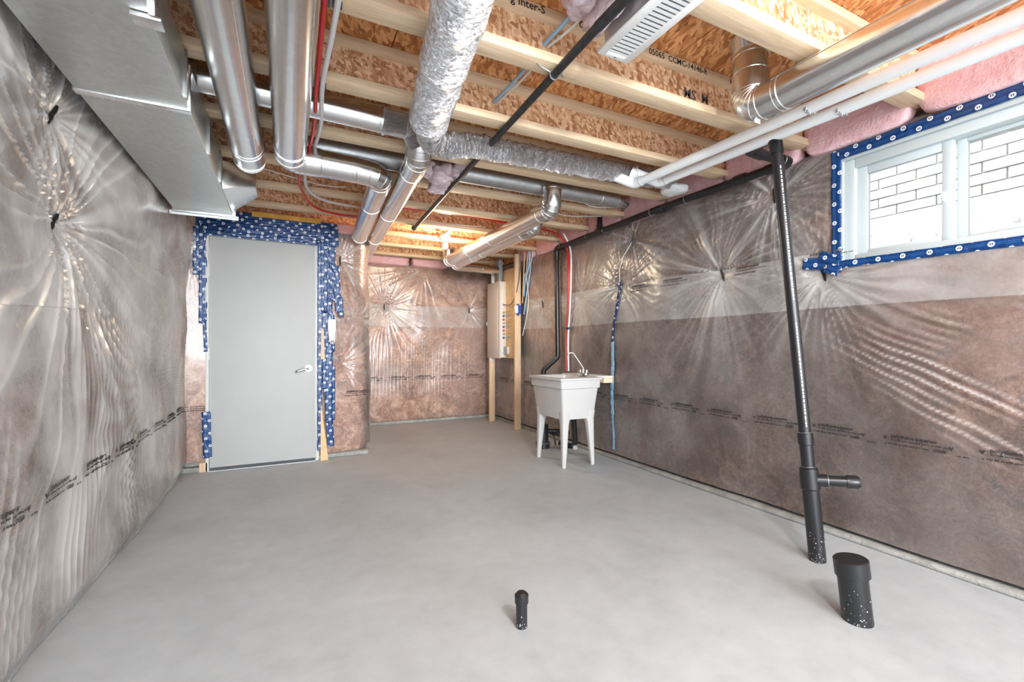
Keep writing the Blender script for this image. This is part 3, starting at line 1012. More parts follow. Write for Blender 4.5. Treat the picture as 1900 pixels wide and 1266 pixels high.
# ------------------------------------------------------------------ window
w1 = thing('window_1', 'white vinyl sliding window high in the right wall', 'window', (3.06, 1.10, 1.64), kind='structure')
y0, y1, z0, z1 = 0.625, 1.575, 1.665, 2.265
XF = 3.02
fr_ = MB().box(XF, 3.16, y1 - 0.055, y1, z0, z1).box(XF, 3.16, y0, y0 + 0.055, z0, z1)
fr_.box(XF, 3.16, y0 + 0.055, y1 - 0.055, z1 - 0.055, z1).box(XF, 3.16, y0 + 0.055, y1 - 0.055, z0, z0 + 0.03)
part('frame', fr_, M['window_vinyl'], w1, bevel=0.004)
part('return', MB().box(3.0, 3.11, y1, y1 + 0.028, z0 - 0.03, z1 + 0.03).box(3.0, 3.11, y0 - 0.028, y0, z0 - 0.03, z1 + 0.03).box(3.0, 3.11, y0, y1, z1, z1 + 0.03).box(3.0, 3.11, y0, y1, z0 - 0.03, z0), M['window_vinyl'], w1)
sa = part('sash', MB().box(3.05, 3.085, 1.468, 1.52, z0 + 0.03, z1 - 0.055).box(3.05, 3.085, 1.085, 1.13, z0 + 0.03, z1 - 0.055)
          .box(3.05, 3.085, 1.13, 1.468, z1 - 0.10, z1 - 0.055).box(3.05, 3.085, 1.13, 1.468, z0 + 0.03, z0 + 0.055), M['window_vinyl'], w1, bevel=0.003)
part('pane', MB().box(3.064, 3.070, 1.13, 1.468, z0 + 0.055, z1 - 0.10), M['glass'], sa)
part('latch', MB().box(3.035, 3.052, 1.118, 1.130, 1.90, 1.95).box(3.03, 3.04, 1.119, 1.129, 1.915, 1.945), M['window_vinyl'], sa, bevel=0.002)
fx = part('fixed_light', MB().box(3.09, 3.125, 1.045, 1.085, z0 + 0.03, z1 - 0.055).box(3.09, 3.125, 0.68, 0.70, z0 + 0.03, z1 - 0.055)
          .box(3.09, 3.125, 0.70, 1.045, z1 - 0.075, z1 - 0.055).box(3.09, 3.125, 0.70, 1.045, z0 + 0.03, z0 + 0.05), M['window_vinyl'], w1, bevel=0.003)
part('pane', MB().box(3.105, 3.111, 0.70, 1.045, z0 + 0.05, z1 - 0.075), M['glass'], fx)

tw = thing('window_tape', 'blue tape with white ring marks sealing the window edge', 'tape', (2.99, 1.10, 1.64))


def on_win(y, z, lift):
    return (2.992 - lift - lay[0] * 0.001, y, z)


for i, (a, b, w) in enumerate([((0.50, 2.325), (1.63, 2.305), 0.062), ((1.605, 2.33), (1.600, 1.60), 0.055), ((0.595, 2.33), (0.595, 1.60), 0.055), ((1.62, 1.645), (0.50, 1.625), 0.045), ((1.80, 1.685), (1.60, 1.645), 0.07), ((1.70, 1.72), (1.58, 1.66), 0.06), ((1.67, 1.64), (1.585, 1.60), 0.06)]):
    lay[0] = i
    strip(tw, a, b, w, on_win, seed=90 + i * 3, ju=0.04 * i)

# ---- vertical blue seam tape on the right wall
ts = thing('seam_tape', 'twisted dark blue tape over the plastic seam above the laundry tub', 'tape', (2.98, 3.66, 0.9))


def on_rw(y, z, lift):
    p = RW.points(np.array([y + 1.2]), np.array([z]), 0.006 + lift * 2)[0]
    return tuple(p)


SP = [(3.66, 1.80), (3.64, 1.72), (3.655, 1.60), (3.69, 1.45), (3.715, 1.30), (3.72, 1.16)]
for i in range(5):
    strip(ts, SP[i], SP[i + 1], 0.045 - 0.003 * i, on_rw, M['tape_dark'], seed=130 + i)
tl_ = thing('seam_film', 'pale blue film strip hanging down the plastic seam beside the laundry tub', 'tape', (2.98, 3.70, 0.05))
SP = [(3.715, 1.20), (3.70, 0.95), (3.715, 0.70), (3.72, 0.45), (3.70, 0.10)]
for i in range(4):
    strip(tl_, SP[i], SP[i + 1], (0.045, 0.048, 0.042, 0.03)[i], on_rw, M['tape_light'], seed=150 + i, name='film_strip')
o = thing('thin_cord', 'thin white cord hanging from the black strap to the blue seam tape', 'cord', (2.98, 3.6, 1.8))
part('cord', MB().tube([on_rw(3.47, 2.17, 0.002), on_rw(3.56, 2.05, 0.004), on_rw(3.63, 1.93, 0.004), on_rw(3.65, 1.80, 0.004)], 0.0035, 8), M['white_cable'], o)

# ------------------------------------------------------------------ outside: neighbour's wall
nb = part('wall_neighbour', MB().box(4.42, 4.60, -1.5, 4.6, 2.20, 3.3), M['mortar'])
tag(nb, 'white brick wall of the house next door seen through the window', 'wall', kind='structure')
part('foundation', MB().box(4.395, 4.60, -1.5, 4.6, 1.2, 2.215), M['parging'], nb)
bme = None
for r in range(12):
    z = 2.222 + r * 0.079
    y = -1.4 + (0.125 if r % 2 else 0.0) + 0.055
    while y < 4.4:
        if bme is None:
            mb = MB().box(4.395, 4.44, 0, 0.238, 0, 0.067)
            b = part('brick', mb, M['brick'], nb, bevel=0.002)
            bme = b.data
        else:
            b = bpy.data.objects.new('brick', bme); COL.objects.link(b); b.parent = nb
        b.location = (random.uniform(-0.002, 0.002), y, z)
        y += 0.251
gr = part('side_yard', MB().box(3.30, 4.40, -1.5, 4.6, 1.2, 1.34), M['gravel'])
tag(gr, 'gravel strip between the houses outside the window', 'ground', kind='structure')

# ------------------------------------------------------------------ ducts
def axis(a, b):
    return tuple(Vector(b) - Vector(a))


def lerp(a, b, f):
    return tuple(Vector(a).lerp(Vector(b), f))


def pipe_section(parent, a, b, r, mat='galv', rings=(), seam=None, ra=None, seg=28):
    p = part('pipe_section', MB().tube([a, b], [r, ra or r], seg), M[mat], parent)
    for f in rings:
        part('seam_ring', MB().ring(lerp(a, b, f), axis(a, b), r + 0.0005, 0.0022, 32), M['seam'], p)
    if seam is not None:
        d = Vector(axis(a, b)).normalized()
        side = Vector((math.cos(seam), 0, math.sin(seam))) if abs(d.y) > 0.7 else Vector((0, math.cos(seam), math.sin(seam)))
        side = (side - d * side.dot(d)).normalized()
        q = side * (r + 0.0005)
        part('lock_seam', MB().tube([tuple(Vector(a) + q), tuple(Vector(b) + q)], 0.0022, 6), M['seam'], p)
    return p


def elbow(parent, pts, r, rad, n=4, mat='galv', seg=28):
    path = bend(pts, rad, n)
    e = part('elbow', MB().tube(path, r * 1.015, seg), M[mat], parent, angle=14)
    for k in range(1, len(path) - 1):
        d = Vector(path[k + 1]) - Vector(path[k - 1])
        part('gore_ring', MB().ring(path[k], tuple(d), r * 1.018, 0.0018, 28), M['seam'], e)
    return e


# rectangular trunk
tk = thing('trunk_duct', 'flat rectangular galvanised trunk duct along the left wall', 'duct', (-0.58, 1.7, 2.20))
part('body', MB().box(-0.775, -0.392, -0.9, 4.28, 2.20, 2.415), M['galv_flat'], tk, bevel=0.003)
for y in (0.95, 2.46):
    part('seam_cleat', MB().box(-0.783, -0.384, y - 0.022, y + 0.022, 2.192, 2.4), M['seam'], tk, bevel=0.004)
part('end_cap', MB().box(-0.79, -0.372, 4.26, 4.32, 2.185, 2.42), M['galv_flat'], tk, bevel=0.006)
part('end_lip', MB().box(-0.81, -0.355, 4.285, 4.30, 2.17, 2.20), M['galv_flat'], tk)
part('takeoff_boot', MB().hexa([(-0.392, 3.62, 2.215), (-0.20, 3.72, 2.29), (-0.20, 3.98, 2.29), (-0.392, 4.22, 2.215),
                                (-0.392, 3.62, 2.41), (-0.20, 3.72, 2.41), (-0.20, 3.98, 2.41), (-0.392, 4.22, 2.41)]), M['galv'], tk, bevel=0.003)
hb = part('hanger', MB().box(-0.392, -0.378, 1.80, 1.84, 2.185, 2.43).box(-0.44, -0.36, 1.79, 1.85, 2.183, 2.197), M['seam'], tk, bevel=0.002)
for y in (2.35, 2.98, 3.45):
    part('side_rib', MB().box(-0.393, -0.380, y - 0.01, y + 0.01, 2.205, 2.41), M['seam'], tk)

# round duct A
A = thing('round_duct', 'fat round steel duct beside the trunk, ending short above the door', 'duct', (-0.215, 1.2, 2.25), 'round steel ducts')
pipe_section(A, (-0.215, -0.9, 2.343), (-0.215, 3.16, 2.343), 0.087, rings=(0.565, 0.985), seam=-0.9)
elbow(A, [(-0.215, 3.14, 2.343), (-0.215, 3.37, 2.343), (-0.215, 3.37, 2.56)], 0.088, 0.06, 4)

# round duct B, jogging right then running on to the corner
B = thing('round_duct', 'round steel duct that jogs right at two elbows then runs to the corner', 'duct', (0.02, 1.2, 2.25), 'round steel ducts')
pipe_section(B, (0.016, -0.9, 2.34), (0.016, 3.05, 2.34), 0.088, rings=(0.61, 0.99), seam=-0.7)
elbow(B, [(0.016, 3.03, 2.34), (0.016, 3.20, 2.34), (0.19, 3.20, 2.34)], 0.088, 0.12, 4)
pipe_section(B, (0.18, 3.20, 2.34), (0.42, 3.205, 2.335), 0.085, rings=(0.06, 0.96))
elbow(B, [(0.41, 3.205, 2.335), (0.58, 3.205, 2.32), (0.592, 3.40, 2.312)], 0.082, 0.12, 4)
pipe_section(B, (0.591, 3.38, 2.312), (0.672, 4.93, 2.295), 0.076, rings=(0.30, 0.995), seam=-0.5)

# duct C through the third bay, dropping by a collar then running back past the corner
Cd = thing('round_duct', 'thin steel duct crossing a joist bay then dropping and running to the far wall', 'duct', (0.72, 2.8, 2.24), 'round steel ducts')
pipe_section(Cd, (-0.39, 2.69, 2.475), (0.50, 2.69, 2.455), 0.068, rings=(0.08, 0.97))
elbow(Cd, [(0.49, 2.69, 2.455), (0.66, 2.69, 2.45), (0.715, 2.72, 2.36)], 0.068, 0.06, 4, 'foil')
part('foil_tape', MB().ring((0.50, 2.69, 2.455), (1, 0, 0), 0.069, 0.012, 28), M['foil'], Cd)
elbow(Cd, [(0.712, 2.71, 2.40), (0.725, 2.765, 2.315), (0.745, 2.95, 2.318)], 0.077, 0.08, 3)
pipe_section(Cd, (0.742, 2.93, 2.320), (0.925, 6.6, 2.325), 0.074, rings=(0.03, 0.31, 0.58), seam=-0.4)

# closed-end duct in the fourth bay with a dropped branch (D1)
E_ = thing('round_duct', 'closed-end steel duct lying in the joist bay above the branch elbow', 'duct', (1.4, 3.27, 2.40), 'round steel ducts')
pipe_section(E_, (0.0, 3.27, 2.472), (2.66, 3.27, 2.472), 0.068, 'galv_dull', rings=(0.35, 0.93), seam=-1.2)
part('end_cap', MB().tube([(2.655, 3.27, 2.472), (2.76, 3.27, 2.472), (2.775, 3.27, 2.472)], [0.070, 0.070, 0.062], 28), M['galv'], E_)
D1 = thing('round_duct', 'upper of the paired steel ducts running under the bulb to the far end', 'duct', (1.93, 3.2, 2.2), 'round steel ducts')
pipe_section(D1, (1.93, 3.17, 2.44), (1.93, 3.17, 2.36), 0.076, rings=(0.2,))
elbow(D1, [(1.93, 3.17, 2.37), (1.93, 3.17, 2.27), (1.93, 3.32, 2.27)], 0.076, 0.075, 4)
pipe_section(D1, (1.93, 3.29, 2.27), (1.90, 5.62, 2.27), 0.074, rings=(0.02, 0.45, 0.72), seam=-2.6)
elbow(D1, [(1.90, 5.60, 2.27), (1.90, 5.74, 2.27), (1.90, 5.74, 2.42)], 0.075, 0.06, 3)
D2 = thing('round_duct', 'lower right of the paired steel ducts, partly hidden by its twin', 'duct', (2.10, 3.8, 2.2), 'round steel ducts')
elbow(D2, [(2.13, 3.78, 2.46), (2.12, 3.78, 2.28), (2.10, 3.95, 2.265)], 0.066, 0.07, 4)
pipe_section(D2, (2.10, 3.93, 2.265), (2.075, 5.86, 2.265), 0.062, rings=(0.03, 0.55, 0.7), seam=-2.4)
elbow(D2, [(2.075, 5.84, 2.265), (2.075, 5.98, 2.265), (2.24, 6.02, 2.265)], 0.063, 0.07, 3)
pipe_section(D2, (2.22, 6.02, 2.265), (2.78, 6.12, 2.27), 0.060, rings=(0.5,))

# duct at upper right
U_ = thing('round_duct', 'large shiny steel duct at upper right with a segmented elbow', 'duct', (2.07, 1.2, 2.25), 'round steel ducts')
pipe_section(U_, (2.07, -0.9, 2.335), (2.07, 1.36, 2.335), 0.082, rings=(0.985,), seam=2.5)
e = elbow(U_, [(2.07, 1.35, 2.335), (2.07, 1.505, 2.335), (2.07, 1.505, 2.50)], 0.083, 0.075, 5)
part('sticker', MB().box(2.045, 2.085, 1.465, 1.467, 2.245, 2.275), M['white_paint'], e)
pipe_section(U_, (2.07, 1.505, 2.48), (2.07, 1.505, 2.66), 0.080, rings=(0.15, 0.6), seam=3.6)
part('collar', MB().tube([(2.07, 1.505, 2.61), (2.07, 1.505, 2.668)], [0.082, 0.105], 28), M['galv'], U_)

# foil-insulated duct and flex hose
I_ = thing('insulated_duct', 'thick foil-wrapped duct bending into crinkled flex hose', 'duct', (0.58, 1.6, 2.23))
path, rad = [], []
for k in range(61):
    f = k / 60
    y = -0.9 + f * 3.20
    x = 0.533 + 0.146 * (y - 1.45)
    path.append((x, y, 2.328)); rad.append(0.100 + 0.004 * math.sin(k * 1.7) * math.sin(k * 0.45))
for k in range(1, 6):
    path.append((0.662 + 0.006 * k, 2.30 + 0.022 * k, 2.328 - 0.004 * k)); rad.append(0.100 - 0.0035 * k * k * 0.5)


def crinkle(mb, P, seg, amp, fi, fk, seed):
    n = len(P)
    I, K = np.meshgrid(np.arange(n), np.arange(seg), indexing='ij')
    a = K / seg * 2 * np.pi
    nz = np.abs(fbm(I * fi + np.cos(a) * fk, np.sin(a) * fk, 1.0, seed, 3) - 0.5) * 2
    for i in range(n):
        c = Vector(P[i])
        for k in range(seg):
            q = Vector(mb.v[i * seg + k])
            mb.v[i * seg + k] = tuple(q + (q - c).normalized() * float(amp * (nz[i, k] - 0.3)))
    return mb


fine = [path[0]]; frad = [rad[0]]
for a, b, ra_, rb_ in zip(path[:-1], path[1:], rad[:-1], rad[1:]):
    m_ = max(1, int((Vector(b) - Vector(a)).length / 0.011))
    for q in range(1, m_ + 1):
        fine.append(lerp(a, b, q / m_)); frad.append(ra_ + (rb_ - ra_) * q / m_)
part('sleeve', crinkle(MB().tube(fine, frad, 60), fine, 60, 0.007, 0.30, 3.2, 5), M['foil'], I_, angle=80)
ctrl = [(0.655, 2.27, 2.315), (0.70, 2.43, 2.300), (0.83, 2.56, 2.33), (1.05, 2.635, 2.395), (1.35, 2.665, 2.415), (2.0, 2.68, 2.435), (2.75, 2.70, 2.475)]


def catmull(P, n):
    P = [Vector(p) for p in P]; P = [P[0] * 2 - P[1]] + P + [P[-1] * 2 - P[-2]]
    out = []
    for i in range(1, len(P) - 2):
        for k in range(n):
            t_ = k / n
            a, b, c, d = P[i - 1], P[i], P[i + 1], P[i + 2]
            out.append(tuple(0.5 * ((2 * b) + (c - a) * t_ + (2 * a - 5 * b + 4 * c - d) * t_ ** 2 + (3 * b - a - 3 * c + d) * t_ ** 3)))
    out.append(tuple(P[-2]))
    return out


raw = catmull(ctrl, 40)
pts = [raw[0]]; acc = 0
for a, b in zip(raw[:-1], raw[1:]):
    acc += (Vector(b) - Vector(a)).length
    if acc >= 0.0045:
        pts.append(b); acc = 0
rr = [0.072 + 0.0035 * math.sin(k * 1.25) + 0.003 * math.sin(k * 0.33) for k in range(len(pts))]
part('flex_hose', crinkle(MB().tube(pts, rr, 48), pts, 48, 0.020, 0.45, 1.1, 8), M['flex'], I_, angle=80)

# ------------------------------------------------------------------ PVC vent pipes
for k, (lab, a, b, c_, d_) in enumerate((
        ('white plastic vent pipe on the left of the pair, with a 45 degree elbow end', (2.475, -0.9, 2.36), (2.29, 2.60, 2.345), (2.14, 2.70, 2.425), (1.99, 2.705, 2.5)),
        ('white plastic vent pipe on the right of the pair, nearer the window', (2.655, -0.9, 2.352), (2.43, 2.50, 2.345), (2.28, 2.60, 2.425), (2.20, 2.62, 2.47)))):
    v_ = thing('vent_pipe', lab, 'pipe', (b[0], 1.0, 2.31), 'white vent pipes')
    part('pipe_section', MB().tube([a, b], 0.0305, 24), M['pvc'], v_)
    part('elbow', MB().tube(bend([lerp(b, a, 0.02), b, c_], 0.05, 4), 0.036, 24), M['pvc'], v_, angle=50)
    part('riser', MB().tube([lerp(b, c_, 0.5), c_], 0.0305, 24), M['pvc'], v_)
    part('hub', MB().tube([lerp(b, c_, 0.8), lerp(b, c_, 1.1)], 0.037, 24), M['pvc'], v_)
    for f in (0.345, 0.60):
        p = Vector(lerp(b, a, f)); dd = Vector(axis(b, a)).normalized()
        mb = MB()
        for q in range(7):
            an = math.radians(200 + q * 24)
            cpt = p + Vector((math.cos(an), 0, math.sin(an))) * 0.033 + dd * (0.004 * q)
            mb.ring(tuple(cpt), (1, 0.4 * (q % 2), 0.3), 0.006, 0.0022, 10, 5)
        part('hanger_chain', mb, M['galv_dull'], v_)
    part('wire_hook', MB().ring(lerp(b, a, 0.02), axis(a, b), 0.035, 0.0025, 24).tube([tuple(Vector(lerp(b, a, 0.02)) + Vector((-0.034, 0, 0.01))), tuple(Vector(lerp(b, a, 0.02)) + Vector((-0.04, 0.0, 0.10)))], 0.0025, 6), M['galv_dull'], v_)

# ------------------------------------------------------------------ gas pipe
g = thing('gas_pipe', 'long thin black iron pipe slanting under the joists, open at the far end', 'pipe', (1.1, 1.8, 2.385))
part('pipe_section', MB().tube([(1.095, -0.9, 2.405), (1.093, 1.45, 2.405)], 0.021, 18), M['gas'], g)
part('pipe_section', MB().tube([(1.093, 1.45, 2.405), (1.205, 4.78, 2.405)], 0.0185, 18), M['gas'], g)
part('end_ring', MB().ring((1.205, 4.78, 2.405), (0.03, 1, 0), 0.022, 0.007, 20), M['gas'], g)
part('hanger_wire', MB().ring((1.105, 1.80, 2.405), (0, 1, 0), 0.021, 0.003, 20).tube([(1.083, 1.80, 2.415), (1.04, 1.80, 2.425), (1.01, 1.79, 2.428)], 0.004, 6).tube([(1.126, 1.80, 2.415), (1.15, 1.805, 2.425), (1.175, 1.83, 2.428)], 0.004, 6), M['galv_dull'], g)

# ------------------------------------------------------------------ supply register
r_ = thing('air_register', 'white louvred register on a grey sheet metal boot, by the black gas pipe', 'vent', (1.22, 1.3, 2.34))
part('boot', MB().hexa([(1.165, 1.06, 2.372), (1.285, 1.06, 2.372), (1.285, 1.50, 2.372), (1.165, 1.50, 2.372),
                        (1.145, 1.04, 2.60), (1.305, 1.04, 2.60), (1.305, 1.49, 2.60), (1.145, 1.49, 2.60)]), M['galv_flat'], r_, bevel=0.003)
zf = 2.357
part('faceplate', MB().box(1.145, 1.178, 1.03, 1.525, zf, zf + 0.016).box(1.272, 1.305, 1.03, 1.525, zf, zf + 0.016)
     .box(1.178, 1.272, 1.03, 1.07, zf, zf + 0.016).box(1.178, 1.272, 1.495, 1.525, zf, zf + 0.016), M['white_paint'], r_, bevel=0.003)
ld = None
for k in range(20):
    y = 1.078 + k * 0.0212
    if ld is None:
        q = part('louvre', MB().hexa([(1.178, y, zf + 0.002), (1.272, y, zf + 0.002), (1.272, y + 0.014, zf + 0.002), (1.178, y + 0.014, zf + 0.002),
                                      (1.178, y + 0.002, zf + 0.006), (1.272, y + 0.002, zf + 0.006), (1.272, y + 0.016, zf + 0.006), (1.178, y + 0.016, zf + 0.006)]), M['white_paint'], r_)
        ld = q.data; yb = y
    else:
        q = bpy.data.objects.new('louvre', ld); COL.objects.link(q); q.parent = r_; q.location = (0, y - yb, 0)
part('dark_throat', MB().box(1.176, 1.274, 1.068, 1.497, zf + 0.010, zf + 0.013), M['grey_pvc'], r_)
for y in (1.05, 1.51):
    part('screw', MB().tube([(1.225, y, zf - 0.002), (1.225, y, zf + 0.004)], 0.005, 10), M['galv_dull'], r_)

# ------------------------------------------------------------------ black drain system
dr = thing('drain_stack', 'black plastic drain stack rising from the floor to a run along the right wall', 'pipe', (2.55, 1.46, 0))
sb = Vector((2.552, 1.462, 0.0)); st = Vector((2.50, 1.655, 2.27))


def sp_(f):
    return tuple(sb.lerp(st, f))


part('lower_pipe', MB().tube([sp_(0), sp_(0.20)], 0.041, 24), M['abs'], dr)
part('wye', MB().tube([sp_(0.165), sp_(0.168), sp_(0.215), sp_(0.218)], [0.041, 0.047, 0.044, 0.034], 24), M['abs'], dr)
part('mid_pipe', MB().tube([sp_(0.215), sp_(0.28)], 0.032, 24), M['abs'], dr)
part('coupling', MB().tube([sp_(0.270), sp_(0.272), sp_(0.298), sp_(0.300)], [0.031, 0.037, 0.037, 0.031], 24), M['abs'], dr)
part('coupling_ring', MB().ring(sp_(0.300), axis(sp_(0), sp_(1)), 0.035, 0.0014, 28), M['galv_dull'], dr)
part('wye_ring', MB().ring(sp_(0.219), axis(sp_(0), sp_(1)), 0.036, 0.0014, 28), M['galv_dull'], dr)
part('riser', MB().tube([sp_(0.29), sp_(1.0)], 0.0295, 28), M['abs'], dr)
# printed legend: small white dashes along the riser
mb = MB()
side = Vector((-0.62, -0.78, 0)).normalized(); tg = Vector((side.y, -side.x, 0))
f = 0.315
rng = random.Random(4)
while f < 0.955:
    ln = rng.uniform(0.0022, 0.008)
    p0 = Vector(sp_(f)) + side * 0.0300; p1 = Vector(sp_(f + ln)) + side * 0.0300
    wv = tg * 0.0035
    b0 = len(mb.v)
    mb.v += [tuple(p0 - wv), tuple(p0 + wv), tuple(p1 + wv), tuple(p1 - wv)]
    mb.f.append((b0, b0 + 1, b0 + 2, b0 + 3))
    f += ln + rng.uniform(0.0018, 0.004)
    if 0.56 < f < 0.62:
        f = 0.62
part('pipe_legend', mb, M['white_print'], dr, smooth=False)['kind'] = 'stuff'
br0 = Vector(sp_(0.187)); br1 = Vector((2.665, 1.335, 0.44))
part('branch', MB().tube([tuple(br0), tuple(br1)], 0.029, 22), M['abs'], dr)
part('branch_hub', MB().tube([tuple(br0), lerp(br0, br1, 0.40)], 0.034, 22), M['abs'], dr)
part('branch_ring', MB().ring(lerp(br0, br1, 0.40), axis(br0, br1), 0.033, 0.0016, 26), M['galv_dull'], dr)
part('branch_cap', MB().tube([lerp(br0, br1, 0.80), lerp(br0, br1, 1.02), lerp(br0, br1, 1.08)], [0.034, 0.034, 0.026], 22), M['abs'], dr)
# top: up, back, across to the wall, then along it
T0 = sp_(0.99)
part('top_elbow', MB().tube(bend([T0, (2.498, 1.665, 2.355), (2.505, 1.85, 2.352), (2.66, 1.86, 2.350)], 0.055, 6), 0.0345, 24), M['abs'], dr, angle=50)
part('cross_pipe', MB().tube([(2.60, 1.86, 2.350), (2.93, 1.86, 2.352)], 0.0295, 24), M['abs'], dr)
part('wall_elbow', MB().tube(bend([(2.84, 1.86, 2.352), (2.945, 1.86, 2.353), (2.945, 2.02, 2.355)], 0.05, 5), 0.0355, 24), M['abs'], dr, angle=50)
part('elbow_ring', MB().ring((2.86, 1.86, 2.352), (1, 0, 0), 0.035, 0.0016, 26), M['galv_dull'], dr)
part('wall_run', MB().tube([(2.945, 1.95, 2.355), (2.945, 3.0, 2.365), (2.945, 4.68, 2.345)], 0.0295, 24), M['abs'], dr)
for y in (2.22, 3.02, 3.88):
    part('coupling', MB().tube([(2.945, y - 0.045, 2.36), (2.945, y - 0.043, 2.36), (2.945, y + 0.043, 2.36), (2.945, y + 0.045, 2.36)], [0.03, 0.036, 0.036, 0.03], 22), M['abs'], dr)
for y in (2.72, 3.12, 3.80, 4.10, 4.62):
    part('hanger_ring', MB().ring((2.945, y, 2.36), (0, 1, 0), 0.0345, 0.0022, 22), M['galv_dull'], dr)
part('tee_riser', MB().tube([(2.945, 3.88, 2.36), (2.945, 3.88, 2.52)], 0.028, 20), M['abs'], dr)
part('tee_hub', MB().tube([(2.945, 3.88, 2.38), (2.945, 3.88, 2.43)], 0.034, 20), M['abs'], dr)
part('drop_elbow', MB().tube(bend([(2.945, 4.60, 2.346), (2.945, 4.735, 2.345), (2.945, 4.735, 2.20)], 0.045, 5), 0.034, 22), M['abs'], dr, angle=50)
part('drop_pipe', MB().tube([(2.945, 4.735, 2.22), (2.95, 4.715, 1.06)], 0.0285, 22), M['abs'], dr)
part('offset_pipe', MB().tube(bend([(2.95, 4.715, 1.12), (2.95, 4.714, 1.02), (2.80, 4.80, 0.86), (2.79, 4.80, 0.30)], 0.05, 5), 0.0305, 22), M['abs'], dr, angle=50)

# ------------------------------------------------------------------ floor stubs
o = thing('floor_stub', 'wide capped black pipe stub in the floor beside the drain stack', 'pipe', (2.145, 1.067, 0), 'capped floor stubs')
part('pipe', MB().tube([(2.145, 1.067, -0.01), (2.131, 1.088, 0.245)], 0.055, 36), M['abs'], o)
part('cap', MB().tube([(2.135, 1.082, 0.185), (2.1348, 1.0822, 0.188), (2.131, 1.088, 0.252), (2.1307, 1.0883, 0.256)], [0.056, 0.0635, 0.0635, 0.059], 36), M['abs'], o)
o = thing('floor_stub', 'narrow capped black pipe stub in the middle of the floor', 'pipe', (0.862, 1.656, 0), 'capped floor stubs')
part('pipe', MB().tube([(0.862, 1.656, -0.01), (0.862, 1.656, 0.12)], 0.0235, 28), M['abs'], o)
part('cap', MB().tube([(0.862, 1.656, 0.098), (0.862, 1.656, 0.100), (0.862, 1.656, 0.132), (0.862, 1.656, 0.142)], [0.024, 0.0285, 0.0285, 0.018], 28), M['abs'], o)

# cement splashes on the three pipe feet
def splash(parent, base, r, h_, n, seed, ax=Vector((0, 0, 1))):
    rng = random.Random(seed)
    n = int(n * 1.6)
    mb = MB()
    for i in range(n):
        a = rng.uniform(2.6, 6.0); z = h_ * rng.random() ** 2.2 + 0.004
        s = 0.0006 + 0.0022 * rng.random() ** 2
        b0 = len(mb.v)
        for k in range(6):
            aa = a + s / r * math.cos(k * 1.047) * rng.uniform(0.5, 1.5); zz = z + s * 1.3 * math.sin(k * 1.047) * rng.uniform(0.5, 1.5)
            mb.v.append(tuple(Vector(base) + ax * zz + Vector((math.cos(aa), math.sin(aa), 0)) * (r + 0.0008)))
        mb.f.append(tuple(range(b0, b0 + 6)))
    part('cement_splash', mb, M['floor'], parent, smooth=False)


splash(dr, sp_(0), 0.041, 0.16, 60, 1, Vector(axis(sp_(0), sp_(1))).normalized())
for o in [q for q in bpy.data.objects if q.name.startswith('floor_stub')]:
    if 'wide' in o['label']:
        splash(o, (2.145, 1.067, 0), 0.0555, 0.14, 60, 2, Vector((-0.055, 0.082, 1)).normalized())
    else:
        splash(o, (0.862, 1.656, 0), 0.0238, 0.10, 22, 3)

# ------------------------------------------------------------------ laundry tub
sk = thing('laundry_tub', 'white plastic laundry tub on four tapered legs by the right wall', 'sink', (2.5, 3.88, 0))


def rrect(x0, x1, y0, y1, z, r, n=4):
    out = []
    for cx, cy, a0 in ((x1 - r, y1 - r, 0), (x0 + r, y1 - r, 90), (x0 + r, y0 + r, 180), (x1 - r, y0 + r, 270)):
        for k in range(n + 1):
            a = math.radians(a0 + 90 * k / n)
            out.append((cx + r * math.cos(a), cy + r * math.sin(a), z))
    return out


R_ = lambda i, z, r: rrect(2.265 + i, 2.745 - i, 3.56 + i, 4.19 - i, z, r)
mb = MB().loft([R_(0.060, 0.455, 0.03), R_(0.045, 0.60, 0.03), R_(0.030, 0.735, 0.028), R_(0.029, 0.745, 0.028), R_(0.016, 0.752, 0.025), R_(0.014, 0.825, 0.022),
                R_(0.0, 0.829, 0.02), R_(-0.002, 0.838, 0.02), R_(0.0, 0.848, 0.02), R_(0.012, 0.851, 0.02), R_(0.048, 0.850, 0.04), R_(0.056, 0.843, 0.04),
                R_(0.062, 0.70, 0.04), R_(0.085, 0.50, 0.05), R_(0.12, 0.485, 0.05)])
part('basin', mb, M['tub'], sk, angle=50)
part('maker_plate', MB().box(2.281, 2.2835, 3.615, 3.640, 0.786, 0.795), M['rubber'], sk)
for sx, sy, lx, ly in ((0, 0, 2.318, 3.612), (0, 1, 2.318, 4.150), (1, 0, 2.722, 3.612), (1, 1, 2.722, 4.150)):
    dx = 1 if sx == 0 else -1; dy = 1 if sy == 0 else -1
    rings = []
    for z, w_, ins in ((0.53, 0.088, 0.0505), (0.455, 0.086, 0.0585), (0.40, 0.072, 0.0595), (0.0, 0.034, 0.058)):
        ox = 2.265 + ins if sx == 0 else 2.745 - ins
        oy = 3.56 + ins if sy == 0 else 4.19 - ins
        a, b = (ox, ox + dx * w_), (oy, oy + dy * w_)
        rings.append(rrect(min(a), max(a), min(b), max(b), z, w_ * 0.25, 3))
    part('leg', MB().loft(rings[::-1]), M['tub'], sk, angle=50)
fc = part('faucet', MB().box(2.675, 2.725, 3.76, 3.90, 0.850, 0.880), M['chrome'], sk, bevel=0.006, label='chrome hooked faucet')
part('spout', MB().tube(bend([(2.70, 3.83, 0.875), (2.70, 3.83, 0.93), (2.60, 3.865, 1.085), (2.555, 3.875, 1.085), (2.545, 3.878, 1.035)], 0.02, 4), 0.0085, 12), M['chrome'], fc)
part('spout_base', MB().tube([(2.70, 3.83, 0.87), (2.70, 3.83, 0.915)], [0.02, 0.014], 16), M['chrome'], fc)
